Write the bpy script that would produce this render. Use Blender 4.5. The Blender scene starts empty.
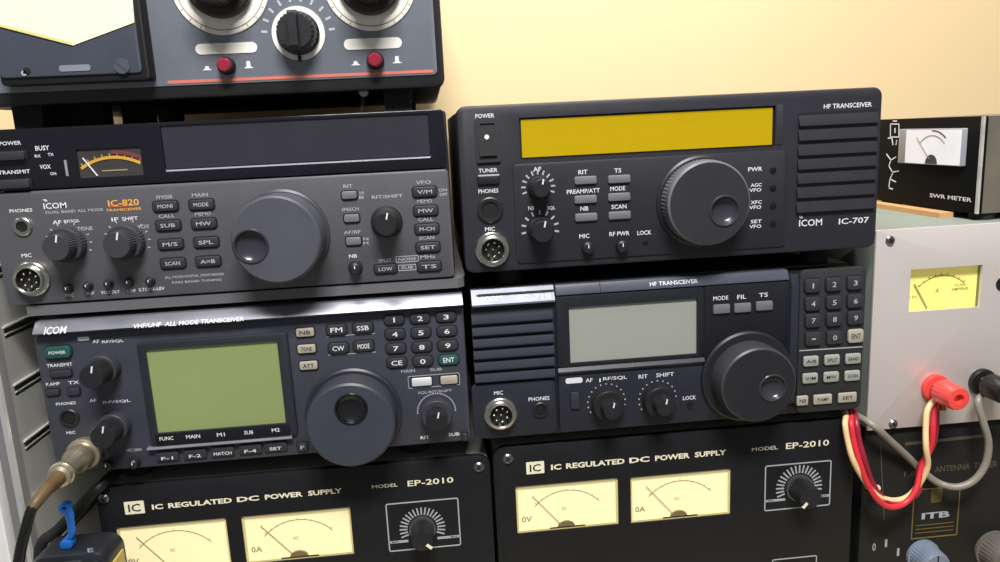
import bpy, bmesh, math, random
from math import sin, cos, pi, tan, atan2, radians, sqrt
from mathutils import Vector
random.seed(7)
S = bpy.context.scene
COL = S.collection
# ------------------------------------------------------------------ camera
# all lengths in millimetres, the eye is the origin: x right, y away, z up
YAW, PITCH, ROLL, FPX = radians(4.872), radians(-11.197), radians(-2.850), 752.45
FWD = Vector((sin(YAW)*cos(PITCH), cos(YAW)*cos(PITCH), sin(PITCH)))
r0 = Vector((cos(YAW), -sin(YAW), 0)); u0 = r0.cross(FWD)
RGT = cos(ROLL)*r0 + sin(ROLL)*u0
UPV = -sin(ROLL)*r0 + cos(ROLL)*u0
EYE = 330.0                                    # height of the eye above the desk
def ray(px, py): return FWD*FPX + RGT*(px-500) + UPV*(281-py)
def P(px, py, y):                              # where the sight line of a photo point meets the upright plane y
    d = ray(px, py); k = y/d.y
    return d.x*k, d.z*k
def P3(px, py, y):
    x, z = P(px, py, y); return Vector((x, y, z))
def PZ(px, py, z):                             # ... meets the level plane z
    d = ray(px, py); k = z/d.z
    return Vector((d.x*k, d.y*k, z))
def PX(px, py, x):
    d = ray(px, py); k = x/d.x
    return Vector((x, d.y*k, d.z*k))
def mmpp(px, py, y):                           # millimetres per photo pixel there
    a = P(px-2, py, y); b = P(px+2, py, y); return (b[0]-a[0])/4
def W3(v): return Vector((v[0]/1000, v[1]/1000, (v[2]+EYE)/1000))

cam = bpy.data.cameras.new('camera'); co = bpy.data.objects.new('camera', cam); COL.objects.link(co)
from mathutils import Matrix
m = Matrix((RGT, UPV, -FWD)).transposed().to_4x4(); m.translation = W3((0, 0, 0))
co.matrix_world = m
cam.sensor_width = 36; cam.lens = FPX*36/1000; cam.clip_start = 0.01
S.camera = co

# ------------------------------------------------------------------ materials
def lin(c):
    c /= 255
    return c/12.92 if c <= .04045 else ((c+.055)/1.055)**2.4
MATS = {}
def mat(name, rgb, rough=.5, metal=0, emit=0, var=.12, scale=60, bump=0, spec=.5, coat=0, dark=1):
    if name in MATS: return MATS[name]
    m = bpy.data.materials.new(name); m.use_nodes = True
    nt = m.node_tree; b = nt.nodes['Principled BSDF']
    c = tuple(lin(v) for v in rgb)
    tc = nt.nodes.new('ShaderNodeTexCoord')
    n = nt.nodes.new('ShaderNodeTexNoise'); n.inputs['Scale'].default_value = scale; n.inputs['Detail'].default_value = 5
    nt.links.new(tc.outputs['Object'], n.inputs['Vector'])
    mx = nt.nodes.new('ShaderNodeMix'); mx.data_type = 'RGBA'
    mx.inputs[6].default_value = tuple(v*dark*(1-var) for v in c)+(1,)
    mx.inputs[7].default_value = tuple(min(1, v*dark*(1+var)) for v in c)+(1,)
    nt.links.new(n.outputs['Fac'], mx.inputs[0])
    nt.links.new(mx.outputs[2], b.inputs['Base Color'])
    mr = nt.nodes.new('ShaderNodeMapRange'); mr.inputs[3].default_value = max(.02, rough-.06); mr.inputs[4].default_value = min(1, rough+.06)
    nt.links.new(n.outputs['Fac'], mr.inputs[0]); nt.links.new(mr.outputs[0], b.inputs['Roughness'])
    b.inputs['Metallic'].default_value = metal
    b.inputs['Specular IOR Level'].default_value = spec
    b.inputs['Coat Weight'].default_value = coat
    if emit:
        b.inputs['Emission Color'].default_value = c+(1,); b.inputs['Emission Strength'].default_value = emit
    if bump:
        n2 = nt.nodes.new('ShaderNodeTexNoise'); n2.inputs['Scale'].default_value = 1400; n2.inputs['Detail'].default_value = 2
        nt.links.new(tc.outputs['Object'], n2.inputs['Vector'])
        bp = nt.nodes.new('ShaderNodeBump'); bp.inputs['Strength'].default_value = bump; bp.inputs['Distance'].default_value = .0004
        nt.links.new(n2.outputs['Fac'], bp.inputs['Height']); nt.links.new(bp.outputs['Normal'], b.inputs['Normal'])
    MATS[name] = m
    return m

# ------------------------------------------------------------------ mesh builder
class MB:
    def __init__(s): s.v = []; s.f = []; s.m = []; s.mats = []
    def mi(s, m):
        if m not in s.mats: s.mats.append(m)
        return s.mats.index(m)
    def add(s, verts, faces, m):
        o = len(s.v); s.v += [tuple(v) for v in verts]; k = s.mi(m)
        for f in faces: s.f.append(tuple(i+o for i in f)); s.m.append(k)
    # rounded rectangle lying in an upright plane, from yf (front) to yb (back)
    def plate(s, x0, x1, z0, z1, yf, yb, m, r=0, bev=0, n=4):
        r = max(min(r, (x1-x0)/2-.01, (z1-z0)/2-.01), 0)
        def ring(y, ins):
            rr = max(r-ins, 0); a0, a1, b0, b1 = x0+ins, x1-ins, z0+ins, z1-ins
            if r == 0: return [(a0, y, b0), (a1, y, b0), (a1, y, b1), (a0, y, b1)]
            out = []
            for cx, cz, st in ((a0+rr, b0+rr, pi), (a1-rr, b0+rr, 1.5*pi), (a1-rr, b1-rr, 0), (a0+rr, b1-rr, .5*pi)):
                for i in range(n+1):
                    a = st+i/n*pi/2; out.append((cx+rr*cos(a), y, cz+rr*sin(a)))
            return out
        rings = []
        if bev: rings = [ring(yf, bev), ring(yf+bev*.3, bev*.3), ring(yf+bev, 0)]
        else: rings = [ring(yf, 0)]
        rings.append(ring(yb, 0))
        s.loft(rings, m)
    def loft(s, rings, m, cap=True):
        k = len(rings[0]); V = [p for r in rings for p in r]; F = []
        for a in range(len(rings)-1):
            for i in range(k):
                j = (i+1) % k
                F.append((a*k+i, a*k+j, (a+1)*k+j, (a+1)*k+i))
        if cap:
            F.append(tuple(reversed(range(k)))); F.append(tuple((len(rings)-1)*k+i for i in range(k)))
        s.add(V, F, m)
    def box(s, x0, x1, y0, y1, z0, z1, m):
        s.loft([[(x0, y0, z0), (x1, y0, z0), (x1, y0, z1), (x0, y0, z1)], [(x0, y1, z0), (x1, y1, z0), (x1, y1, z1), (x0, y1, z1)]], m)
    # profile of (radius, y) turned about an axis along y
    def lathe(s, cx, cz, prof, m, n=40, knurl=None, capf=True):
        rings = []
        for k, (r, y) in enumerate(prof):
            ring = []
            for i in range(n):
                a = 2*pi*i/n; rr = r
                if knurl and knurl[0] <= k <= knurl[1] and i % 2: rr = r*(1-knurl[2])
                ring.append((cx+rr*cos(a), y, cz+rr*sin(a)))
            rings.append(ring)
        s.loft(rings, m, capf)
    def disc(s, cx, cz, r, yf, yb, m, n=24): s.lathe(cx, cz, [(r, yf), (r, yb)], m, n)
    def ring(s, cx, cz, r0, r1, yf, yb, m, n=48, a0=0, a1=2*pi):
        V = []; F = []; full = abs(a1-a0-2*pi) < 1e-6; k = n if full else n+1
        for i in range(k):
            a = a0+(a1-a0)*i/n
            for r, y in ((r0, yf), (r1, yf), (r1, yb), (r0, yb)): V.append((cx+r*cos(a), y, cz+r*sin(a)))
        for i in range(n):
            j = (i+1) % k
            for q in range(4): F.append((i*4+q, i*4+(q+1) % 4, j*4+(q+1) % 4, j*4+q))
        if not full: F += [(0, 1, 2, 3), tuple((k-1)*4+q for q in (3, 2, 1, 0))]
        s.add(V, F, m)
    # flat bar in an upright plane between two points (x,z)
    def bar(s, a, b, w, yf, yb, m):
        dx, dz = b[0]-a[0], b[1]-a[1]; L = sqrt(dx*dx+dz*dz) or 1; nx, nz = -dz/L*w/2, dx/L*w/2
        q = [(a[0]+nx, a[1]+nz), (a[0]-nx, a[1]-nz), (b[0]-nx, b[1]-nz), (b[0]+nx, b[1]+nz)]
        s.loft([[(x, yf, z) for x, z in q], [(x, yb, z) for x, z in q]], m)
    def frame(s, x0, x1, z0, z1, w, yf, yb, m, r=1.2):
        n = 4
        def pts(ins):
            rr = max(r-ins, .05); out = []
            for cx, cz, st in ((x0+ins+rr, z0+ins+rr, pi), (x1-ins-rr, z0+ins+rr, 1.5*pi), (x1-ins-rr, z1-ins-rr, 0), (x0+ins+rr, z1-ins-rr, .5*pi)):
                for i in range(n+1):
                    a = st+i/n*pi/2; out.append((cx+rr*cos(a), cz+rr*sin(a)))
            return out
        o, i_ = pts(0), pts(w); k = len(o); V = []; F = []
        for a, b in zip(o, i_):
            V += [(a[0], yf, a[1]), (b[0], yf, b[1]), (b[0], yb, b[1]), (a[0], yb, a[1])]
        for i in range(k):
            j = (i+1) % k
            for q in range(4): F.append((i*4+q, i*4+(q+1) % 4, j*4+(q+1) % 4, j*4+q))
        s.add(V, F, m)
    def poly(s, pts, yf, yb, m): s.loft([[(x, yf, z) for x, z in pts], [(x, yb, z) for x, z in pts]], m)
    def tube(s, path, r, m, n=10, closed=True):
        pts = [Vector(p) for p in path]; N = len(pts); rad = r if isinstance(r, (list, tuple)) else [r]*N
        rings = []; up = Vector((0, 0, 1)); prev = None
        for i, p in enumerate(pts):
            t = (pts[min(i+1, N-1)]-pts[max(i-1, 0)]).normalized()
            if prev is None:
                a = t.cross(up)
                if a.length < 1e-3: a = t.cross(Vector((1, 0, 0)))
            else: a = prev-t*prev.dot(t)
            a.normalize(); prev = a; b = t.cross(a)
            rings.append([tuple(p+(a*cos(2*pi*k/n)+b*sin(2*pi*k/n))*rad[i]) for k in range(n)])
        s.loft(rings, m, closed)
    def build(s, name, parent=None, origin=None, label=None, smooth=32):
        me = bpy.data.meshes.new(name)
        o = origin if origin is not None else Vector((0, 0, 0))
        me.from_pydata([((x-o[0])/1000, (y-o[1])/1000, (z-o[2])/1000) for x, y, z in s.v], [], s.f)
        for mm in s.mats: me.materials.append(mm)
        me.polygons.foreach_set('material_index', s.m)
        bm = bmesh.new(); bm.from_mesh(me); bmesh.ops.recalc_face_normals(bm, faces=bm.faces); bm.to_mesh(me); bm.free()
        for p in me.polygons: p.use_smooth = True
        me.set_sharp_from_angle(angle=radians(smooth))
        ob = bpy.data.objects.new(name, me); COL.objects.link(ob)
        if label: ob['label'] = label
        if parent: ob.parent = parent
        return ob

def spline(pts, n=8):
    P_ = [Vector(p) for p in pts]; P_ = [2*P_[0]-P_[1]]+P_+[2*P_[-1]-P_[-2]]; out = []
    for i in range(1, len(P_)-2):
        a, b, c, d = P_[i-1:i+3]
        for k in range(n):
            t = k/n
            out.append(.5*((2*b)+(-a+c)*t+(2*a-5*b+4*c-d)*t*t+(-a+3*b-3*c+d)*t**3))
    out.append(P_[-2]); return out

# lettering: outlines of the built-in font as thin raised print
TXT = {}
def glyphs(s, bold=0):
    if (s, bold) in TXT: return TXT[s, bold]
    cu = bpy.data.curves.new('t', 'FONT'); cu.body = s; cu.resolution_u = 2; cu.offset = .034 if bold else .012
    ob = bpy.data.objects.new('t', cu); COL.objects.link(ob)
    dg = bpy.context.evaluated_depsgraph_get(); me = bpy.data.meshes.new_from_object(ob.evaluated_get(dg))
    V = [(v.co.x, v.co.y) for v in me.vertices]; F = [tuple(p.vertices) for p in me.polygons]
    bpy.data.objects.remove(ob); bpy.data.curves.remove(cu); bpy.data.meshes.remove(me)
    x0 = min(v[0] for v in V); x1 = max(v[0] for v in V); z0 = min(v[1] for v in V); z1 = max(v[1] for v in V)
    V = [((x-x0)/(x1-x0)-.5, (z-z0)/(z1-z0)-.5) for x, z in V]
    TXT[s, bold] = V, F
    return V, F
def text(mb, s, cx, cz, w, h, y, m, bold=0):
    V, F = glyphs(s, bold)
    if s in ('1', 'I'): w = h*.3
    mb.add([(cx+x*w, y, cz+z*h) for x, z in V], F, m)

def tag(o, label, cat, group=None):
    o['label'] = label; o['category'] = cat
    if group: o['group'] = group
def cut(ob, mb, origin):                       # sink openings into a panel
    c = mb.build('cutter', None, origin)
    c.parent = ob.parent
    md = ob.modifiers.new('b', 'BOOLEAN'); md.operation = 'DIFFERENCE'; md.object = c; md.solver = 'EXACT'
    bpy.context.view_layer.update()
    dg = bpy.context.evaluated_depsgraph_get(); me = bpy.data.meshes.new_from_object(ob.evaluated_get(dg))
    old = ob.data; ob.modifiers.clear(); ob.data = me; me.name = old.name
    bpy.data.meshes.remove(old); cm = c.data; bpy.data.objects.remove(c); bpy.data.meshes.remove(cm)
    for p in me.polygons: p.use_smooth = True
    me.set_sharp_from_angle(angle=radians(32))

# ------------------------------------------------------------------ colours
M = {
 'case':   mat('case_black', (36, 36, 40), .5, bump=.15),
 'p707':   mat('charcoal_plastic', (45, 44, 51), .48, bump=.12, spec=.35),
 'p707b':  mat('charcoal_plastic_inset', (41, 40, 47), .5, bump=.12, spec=.35),
 'p718':   mat('blue_black_plastic', (40, 42, 51), .42, bump=.1, spec=.35),
 'p718b':  mat('soft_black_plastic', (27, 28, 33), .45, bump=.1, spec=.35),
 'p718c':  mat('key_field_plastic', (46, 47, 48), .5, bump=.1, spec=.35),
 'p820':   mat('mid_grey_plastic', (84, 83, 88), .42, bump=.12),
 'p820c':  mat('grey_cap', (76, 77, 85), .45),
 'win':    mat('smoked_window', (22, 22, 30), .13),
 'win2':   mat('smoked_window_inner', (30, 30, 38), .2),
 'p910':   mat('slate_plastic', (62, 64, 74), .4, bump=.1, spec=.4),
 'p910f':  mat('slate_frame', (38, 40, 48), .4),
 'ep':     mat('black_wrinkle_paint', (23, 24, 28), .5, bump=.25, var=.2, spec=.3),
 'knob':   mat('black_knob', (31, 31, 35), .42),
 'knob2':  mat('dark_grey_knob', (56, 57, 63), .42),
 'dialtop':mat('dial_face', (40, 41, 48), .5),
 'hole':   mat('socket_black', (12, 12, 13), .6),
 'chrome': mat('nickel', (205, 203, 196), .25, 1, var=.06),
 'steel':  mat('screw_steel', (150, 150, 150), .35, 1),
 'white':  mat('white_print', (222, 223, 226), .6, var=.04),
 'grey':   mat('grey_print', (170, 172, 178), .6, var=.05),
 'amberp': mat('amber_print', (238, 170, 60), .6, var=.05),
 'orangep':mat('orange_print', (205, 95, 45), .6, var=.05),
 'epink':  mat('cream_print', (240, 234, 205), .6, var=.04),
 'btn':    mat('button_dark', (50, 51, 57), .4),
 'btng':   mat('button_grey', (112, 112, 118), .42),
 'btnl':   mat('button_pale', (158, 160, 152), .45),
 'btnw':   mat('button_white', (205, 206, 210), .45),
 'btnt':   mat('button_tan', (172, 164, 150), .45),
 'well':   mat('button_well', (26, 27, 31), .5),
 'green':  mat('button_green', (36, 84, 76), .3),
 'rubber': mat('rubber', (24, 24, 25), .8),
 'lcdy':   mat('amber_backlit_screen', (205, 172, 2), .35, emit=.6, var=.03, dark=.3, spec=.3),
 'lcdg':   mat('green_lcd', (136, 148, 96), .3, emit=.05, var=.05, scale=12),
 'lcds':   mat('grey_lcd', (150, 153, 145), .3, emit=.03, var=.04, scale=12),  # weak glow added to the colour although this screen is unlit
 'cream':  mat('meter_card', (246, 232, 182), .6, emit=.3, var=.04, scale=20),
 'ink':    mat('black_ink', (34, 30, 26), .6),
 'inkf':   mat('faded_ink', (150, 130, 95), .7),
}
M['hollow'] = mat('hollow_gloss', (52, 53, 60), .22); M['hollowd'] = mat('hollow_black', (22, 23, 27), .2); M['edge707'] = mat('knurled_edge', (104, 103, 110), .35); M['face718'] = mat('dial_face_black', (30, 31, 36), .5); M['face910'] = mat('dial_face_slate', (58, 61, 72), .45)
DARKLED = mat('lens_dark', (18, 18, 20), .25)

# ------------------------------------------------------------------ a boxed instrument
class Dev:
    def __init__(s, name, label, cat, x, ztop, W, H, y, depth, foot):
        s.x, s.z, s.W, s.H, s.y, s.d, s.foot = x, ztop, W, H, y, depth, foot
        s.o = Vector((x+W/2, y+depth/2, ztop-H-foot))
        s.root = bpy.data.objects.new(name, None); COL.objects.link(s.root); s.root.location = W3(s.o); s.root.empty_display_size = .02
        tag(s.root, label, cat)
        s.let = MB(); s.org = {}
    def part(s, name, mb, parent=None, label=None):
        p = parent or s.root
        ob = mb.build(name, p, s.o, label)
        if name == 'front_panel': s.fp = ob
        return ob   # every part keeps the thing's own origin
    def feet(s, inset=18, r=6, m=None, dy=16):
        for sx in (s.x+inset, s.x+s.W-inset):
            for sy in (s.y+dy, s.y+s.d-dy):
                mb = MB(); zt, zb = s.z-s.H+.4, s.z-s.H-s.foot
                n = 20; k = [(r, zt), (r, zb+.8), (r-.8, zb)]
                mb.loft([[(sx+q*cos(2*pi*i/n), sy+q*sin(2*pi*i/n), zz) for i in range(n)] for q, zz in k], m or M['rubber'])
                s.part('foot', mb)
    def P(s, px, py, off=0): return P(px, py, s.y-off)
    def mm(s, px, py): return mmpp(px, py, s.y)
    def txt(s, t, px, py, w, h, m='white', off=0):
        x, z = s.P(px, py); k = s.mm(px, py)
        text(s.let, t, x, z, w*k, h*k, s.y-off-.12, M[m])
    def line(s, a, b, w, m='white', off=0):
        k = s.mm(*a); s.let.bar(s.P(*a), s.P(*b), w*k, s.y-off-.14, s.y-off, M[m])
    def rect(s, px, py, w, h):
        x, z = s.P(px, py); k = s.mm(px, py)
        return x-w*k/2, x+w*k/2, z-h*k/2, z+h*k/2
    def button(s, px, py, w, h, m='btn', t=None, pr=1.4, well=True, name='button', tm='white', off=0, r=.9, tw=None, th=None, label=None):
        x0, x1, z0, z1 = s.rect(px, py, w, h); mb = MB(); y = s.y-off
        if well: mb.plate(x0-.7, x1+.7, z0-.8, z1+.6, y-.25, y+.3, M['well'], r+.5)
        mb.plate(x0, x1, z0, z1, y-pr, y+.3, M[m], r, .4)
        if t:
            k = s.mm(px, py)
            text(mb, t, (x0+x1)/2, (z0+z1)/2, (tw or w*.72)*k, (th or h*.42)*k, y-pr-.08, M[tm])
        return s.part(name, mb, None, label)
    def knob(s, px, py, R, r, L, name='knob', m='knob', skirt=2.5, knurl=.06, n=36, mark=True, m2=None, off=0, step=None):
        # R: radius at the panel, r: radius of the cap (photo pixels), L: how far it stands out (mm)
        x, z = s.P(px, py); k = s.mm(px, py); R *= k; r *= k; y = s.y-off; mb = MB()
        if step:                               # outer ring of a two-ring control
            mb.lathe(x, z, [(R, y+.3), (R, y-step+.5), (R-.5, y-step), (r, y-step)], M[m2 or m], n*2, (0, 1, knurl*.6))
            mb.lathe(x, z, [(r, y-step+.2), (r*.97, y-L+.8), (r*.9, y-L), ], M[m], n*2, (0, 1, knurl))
        else:
            mb.lathe(x, z, [(R, y+.3), (R, y-.8), (R*.94, y-skirt), (r*1.03, y-skirt-.4), (r, y-L+.9), (r-.8, y-L)], M[m], n*2, (2, 4, knurl))
        ob = s.part(name, mb)
        if mark:
            mk = MB(); mk.bar((x+r*.1, z+r*.4), (x+r*.22, z+r*.92), .8, y-L-.15, y-L+.3, M['white']); s.part('pointer', mk, ob)
        return ob
    def ticks(s, px, py, r0, r1, a0, a1, n, w=.8, m='white', off=0):
        x, z = s.P(px, py); k = s.mm(px, py)
        for i in range(n):
            a = radians(a0+(a1-a0)*i/(n-1))
            s.let.bar((x+r0*k*cos(a), z+r0*k*sin(a)), (x+r1*k*cos(a), z+r1*k*sin(a)), w*k, s.y-off-.14, s.y-off, M[m])
    def dial(s, px, py, R, r, L, dimple, dr, m='dialtop', edge='knob2', flange='knob', knurl=.012, n=120, off=0, label=None, hol='hollow'):
        # dimple: offset of the finger hollow from the axis in photo pixels
        x, z = s.P(px, py); k = s.mm(px, py); R *= k; r *= k; y = s.y-off
        mb = MB()
        mb.lathe(x, z, [(R, y+.3), (R, y-2.2), (R-1.2, y-3), (r, y-3)], M[flange], 72)
        mb.lathe(x, z, [(r, y-2.8), (r, y-L+3), (r*.985, y-L+2), (r*.985, y-L+1), (r*.94, y-L)], M[edge], n, (0, 1, knurl), False)
        # face with the hollow sunk in
        cx, cz, q = x+dimple[0]*k, z+dimple[1]*k, dr*k
        N = n; ring = lambda X, Z, rr, yy: [(X+rr*cos(2*pi*i/N), yy, Z+rr*sin(2*pi*i/N)) for i in range(N)]
        mb.loft([ring(x, z, r*.94, y-L), ring(cx, cz, q*1.08, y-L)], M[m], False)
        ob = s.part('tuning_dial', mb, None, label)
        d = MB()
        d.loft([ring(cx, cz, q*1.08, y-L), ring(cx, cz, q*1.02, y-L-.7), ring(cx, cz, q*.95, y-L-.6), ring(cx, cz, q*.86, y-L+1.0), ring(cx, cz, q*.6, y-L+2.4), ring(cx, cz, q*.25, y-L+3), ring(cx, cz, q*.004, y-L+3.1)], M[hol], False)
        s.part('finger_hollow', d, ob)
        return ob
    def jack(s, px, py, R, r, m='knob', name='headphone_jack'):
        x, z = s.P(px, py); k = s.mm(px, py); mb = MB()
        mb.lathe(x, z, [(R*k, s.y+.3), (R*k, s.y-.9), (R*k*.9, s.y-1.3), (r*k*1.05, s.y-1.2), (r*k, s.y-.4)], M[m], 32)
        mb.disc(x, z, r*k*.98, s.y-.55, s.y-.2, M['hole'])
        return s.part(name, mb)
    def mic(s, px, py, R, r):
        x, z = s.P(px, py); k = s.mm(px, py); R *= k; r *= k; y = s.y; mb = MB()
        mb.lathe(x, z, [(R, y+.3), (R, y-1.5), (R*.93, y-2.2), (R*.82, y-2.4), (R*.8, y-5), (r*1.08, y-5.4), (r, y-4.8), (r, y-.6)], M['chrome'], 48, capf=False)
        ob = s.part('microphone_socket', mb, None, 'nickel threaded microphone socket')
        ins = MB(); ins.disc(x, z, r*.99, y-1.2, y-.2, M['hole'])
        ins.bar((x-r*.12, z-r*.98), (x-r*.12, z-r*.7), r*.22, y-4.4, y-1, M['chrome'])
        s.part('socket_insert', ins, ob)
        for i in range(8):
            a = 2*pi*i/7+.4; rr = r*.62 if i < 7 else 0
            p = MB(); p.lathe(x+rr*cos(a), z+rr*sin(a), [(r*.11, y-.9), (r*.11, y-3.6), (r*.05, y-4)], M['chrome'], 10); s.part('pin', p, ob)
        return ob
    def mini(s, px, py, r, L=5, m='knob', name='small_knob'):
        x, z = s.P(px, py); k = s.mm(px, py); r *= k; mb = MB(); y = s.y
        mb.lathe(x, z, [(r*1.25, y+.3), (r*1.25, y-.5), (r, y-.7), (r*.95, y-L+.7), (r*.7, y-L)], M[m], 24)
        mb.bar((x, z), (x, z+r*.6), .5, y-L-.1, y-L+.2, M['white'])
        return s.part(name, mb)
    def led(s, px, py, r, m=None, name='lens'):
        x, z = s.P(px, py); k = s.mm(px, py); mb = MB()
        mb.lathe(x, z, [(r*k, s.y+.3), (r*k, s.y-.8), (r*k*.6, s.y-1.2)], m or DARKLED, 16); return s.part(name, mb)
    def screw(s, px, py, r, off=0):
        x, z = s.P(px, py); k = s.mm(px, py); r *= k; y = s.y-off; mb = MB()
        mb.lathe(x, z, [(r, y+.3), (r, y-.5), (r*.75, y-1.3), (r*.4, y-1.55)], M['steel'], 20)
        for a in (.4, .4+pi/2): mb.bar((x-r*.6*cos(a), z-r*.6*sin(a)), (x+r*.6*cos(a), z+r*.6*sin(a)), r*.22, y-1.62, y-1.3, M['hole'])
        return s.part('screw', mb)
    def letters(s):                            # the print belongs to the panel it is printed on
        if not s.let.v: return
        me = s.fp.data; t = s.let.build('print', s.root, s.o); n = len(me.materials)
        for mm in t.data.materials: me.materials.append(mm)
        for p in t.data.polygons: p.material_index += n
        bm = bmesh.new(); bm.from_mesh(me); bm.from_mesh(t.data); bm.to_mesh(me); bm.free()
        tm = t.data; bpy.data.objects.remove(t); bpy.data.meshes.remove(tm)
    def quad(s, tl, br, off=0):                # level rectangle from two photo points on the front
        a = s.P(*tl); b = s.P(*br); return a[0], b[0], b[1], a[1]
    def icom(s, px, py, w, h, m='white', off=0):
        # the maker's mark: word with a little wave over its first letter
        s.txt('ICOM', px, py+h*.12, w, h*.72, m, off)
        x, z = s.P(px-w*.42, py-h*.36); k = s.mm(px, py)
        for i, rr in enumerate((h*.16, h*.3)):
            s.let.ring(x-h*.1*k, z-h*.1*k, rr*k, rr*k+.35, s.y-off-.14, s.y-off, M[m], 8, radians(20), radians(110))
    def avg(s, tl, tr, br, bl):                # level rectangle from four photo corners
        a, b, c, d = (s.P(*q) for q in (tl, tr, br, bl))
        return (a[0]+d[0])/2, (b[0]+c[0])/2, (c[1]+d[1])/2, (a[1]+b[1])/2
# ================================================================== setting
def struct(name, mb):
    o = mb.build(name); o['kind'] = 'structure'; return o
WALL = 668
wallm = mat('wall_cream', (222, 197, 154), .8, var=.035, scale=3.5, bump=.05)
mb = MB(); mb.box(-1100, 1200, WALL, WALL+60, -EYE-60, 1100, wallm); struct('wall_back', mb)
mb = MB(); mb.box(-560, 900, 300, WALL-3, -EYE-30, -EYE, mat('desk_top', (178, 165, 128), .5, scale=8))
for lx in (-540, 860): mb.box(lx, lx+25, 330, WALL-20, -EYE-700, -EYE-30, MATS['desk_top'])
b = mb.build('desk', None, Vector((150, 500, -EYE))); b.location = W3((150, 500, -EYE)); tag(b, 'pale desk top under the bottom row of power supplies', 'desk')

# ================================================================== yellow-screen transceiver, upper right
d = Dev('radio_transceiver', 'black transceiver with a long yellow screen and HF TRANSCEIVER lettering', 'radio', 16.2, 14.4, 240, 91.1, 412.6, 238, 89.6*.976-76.7)
x0, x1, z0, z1 = d.x, d.x+d.W, d.z-d.H, d.z
mb = MB(); mb.plate(x0+1.5, x1-1.5, z0+2, z1-.6, d.y+18, d.y+d.d, M['case'], 3, .5)
for i in range(9): mb.box(x0+60+i*14, x0+66+i*14, d.y+120, d.y+190, z1-1, z1-.2, M['case'])
d.part('case', mb)
mb = MB(); mb.plate(x0, x1, z0, z1, d.y, d.y+18.5, M['p707'], 5, 1.6, 6); fp = d.part('front_panel', mb)
a0, a1, b0, b1 = d.avg((521, 121.3), (773, 106.5), (774, 142.8), (523, 159.6))
mb = MB(); mb.plate(a0-1.2, a1+1.2, b0-1.2, b1+1.2, d.y-1, d.y+3, M['case'], .6); cut(fp, mb, d.o)
mb = MB(); mb.plate(a0-1.1, a1+1.1, b0-1.1, b1+1.1, d.y+2, d.y+2.8, M['well']); mb.plate(a0, a1, b0, b1, d.y+1.5, d.y+2.4, M['lcdy']); d.part('display', mb, None, 'flat yellow backlit display')
# end strip of the display window and the lower control field
x, z = d.P(779, 122); mb = MB(); mb.plate(a1+1.6, a1+5.4, b0-.2, b1+1.5, d.y-.4, d.y+.2, M['btn'], .4, .2); d.part('window_trim', mb)
c0, _ = d.P(514, 200); c1, _ = d.P(786, 200); _, cz1 = d.P(650, 158.7); _, cz0 = d.P(650, 255)
mb = MB(); mb.plate(c0, c1, cz0, b0-3.2, d.y-.9, d.y+.2, M['p707b'], 2.5, .5); d.part('control_field', mb)
OFF = .9
# power switch
d.txt('POWER', 484.8, 115.8, 19, 4.2)
mb = MB(); q = d.rect(487.7, 140.5, 24, 43)
mb.frame(q[0], q[1], q[2], q[3], 2.6, d.y-1.4, d.y+.2, M['btn'], 1); sw = d.part('power_switch', mb)
q = d.rect(487.3, 140, 18, 31); mb = MB(); zm = (q[2]+q[3])/2
mb.loft([[(q[0], yy, q[2]), (q[1], yy, q[2]), (q[1], yy, q[3]), (q[0], yy, q[3])] for yy in (d.y+.2,)] + [[(q[0], d.y-2.8, q[2]), (q[1], d.y-2.8, q[2]), (q[1], d.y-.6, q[3]), (q[0], d.y-.6, q[3])]], M['knob']); d.part('rocker', mb, sw)
xx, zz = d.P(486.5, 137); mb = MB(); mb.disc(xx, zz, 1.3, d.y-1.9, d.y-.8, M['white'], 14); d.part('rocker_dot', mb, sw)
d.txt('TUNER', 488, 170.4, 19, 4); d.button(488.4, 180, 21, 8, 'knob', name='tuner_button')
d.line((478, 175.6), (499, 174.6), 1.6, 'grey', 1.5)
d.txt('PHONES', 488.4, 191, 20, 4); d.jack(490, 210, 13, 8)
d.txt('MIC', 490, 229, 10, 4); d.mic(492.4, 249, 17.3, 11.2)
# controls
d.txt('AF', 536.9, 169.2, 8, 4.5, off=OFF)
d.ticks(538, 187, 12.5, 17, -20, 200, 11, 1.6, 'grey', OFF); d.knob(538.5, 187, 11.5, 9.6, 11, off=OFF, name='volume_knob')
d.txt('NB', 531, 208, 6, 4, off=OFF); d.txt('SQL', 551, 208, 8, 4, off=OFF)
d.ticks(540, 229, 14.5, 19, -10, 190, 9, 1.8, 'grey', OFF); d.knob(540, 229, 13, 11, 12, off=OFF, name='squelch_knob')
for t, px, py, w in (('RIT', 582.5, 172, 9), ('PREAMP/ATT', 583, 191, 33), ('NB', 584, 208.4, 8), ('TS', 617.3, 170.4, 7), ('MODE', 617.3, 188.4, 15), ('SCAN', 618.5, 206.5, 15), ('MIC', 584, 235.8, 10), ('RF PWR', 619, 233.4, 20), ('LOCK', 643.8, 232.4, 14)):
    d.txt(t, px, py, w, 4.2, off=OFF)
for px, py in ((585, 180), (585, 199), (585.6, 216.8), (618.5, 178.8), (618.5, 196.6), (619, 214.9)): d.button(px, py, 22, 7.6, 'btng', off=OFF, well=False)
d.mini(587, 247, 6); d.mini(621, 245.6, 6); d.led(645, 242.5, 3.2)
d.dial(700, 201, 44, 40.5, 15, (14.5, -8), 14, n=140, knurl=.022, edge='edge707')
for k, (t, py) in enumerate((('PWR', 169), ('AGC', 187.3), ('XFC', 204.5), ('SET', 223.6))):
    d.led(772.3, 170.6+k*17.8, 4); px = 754.5
    if k == 0: d.txt(t, px, py, 14, 4, off=OFF)
    else:
        d.txt(t, px+1, py-2.4, 11, 3.4, off=OFF); d.txt('VFO', px, py+2.6, 12, 3.4, off=OFF)
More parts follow.
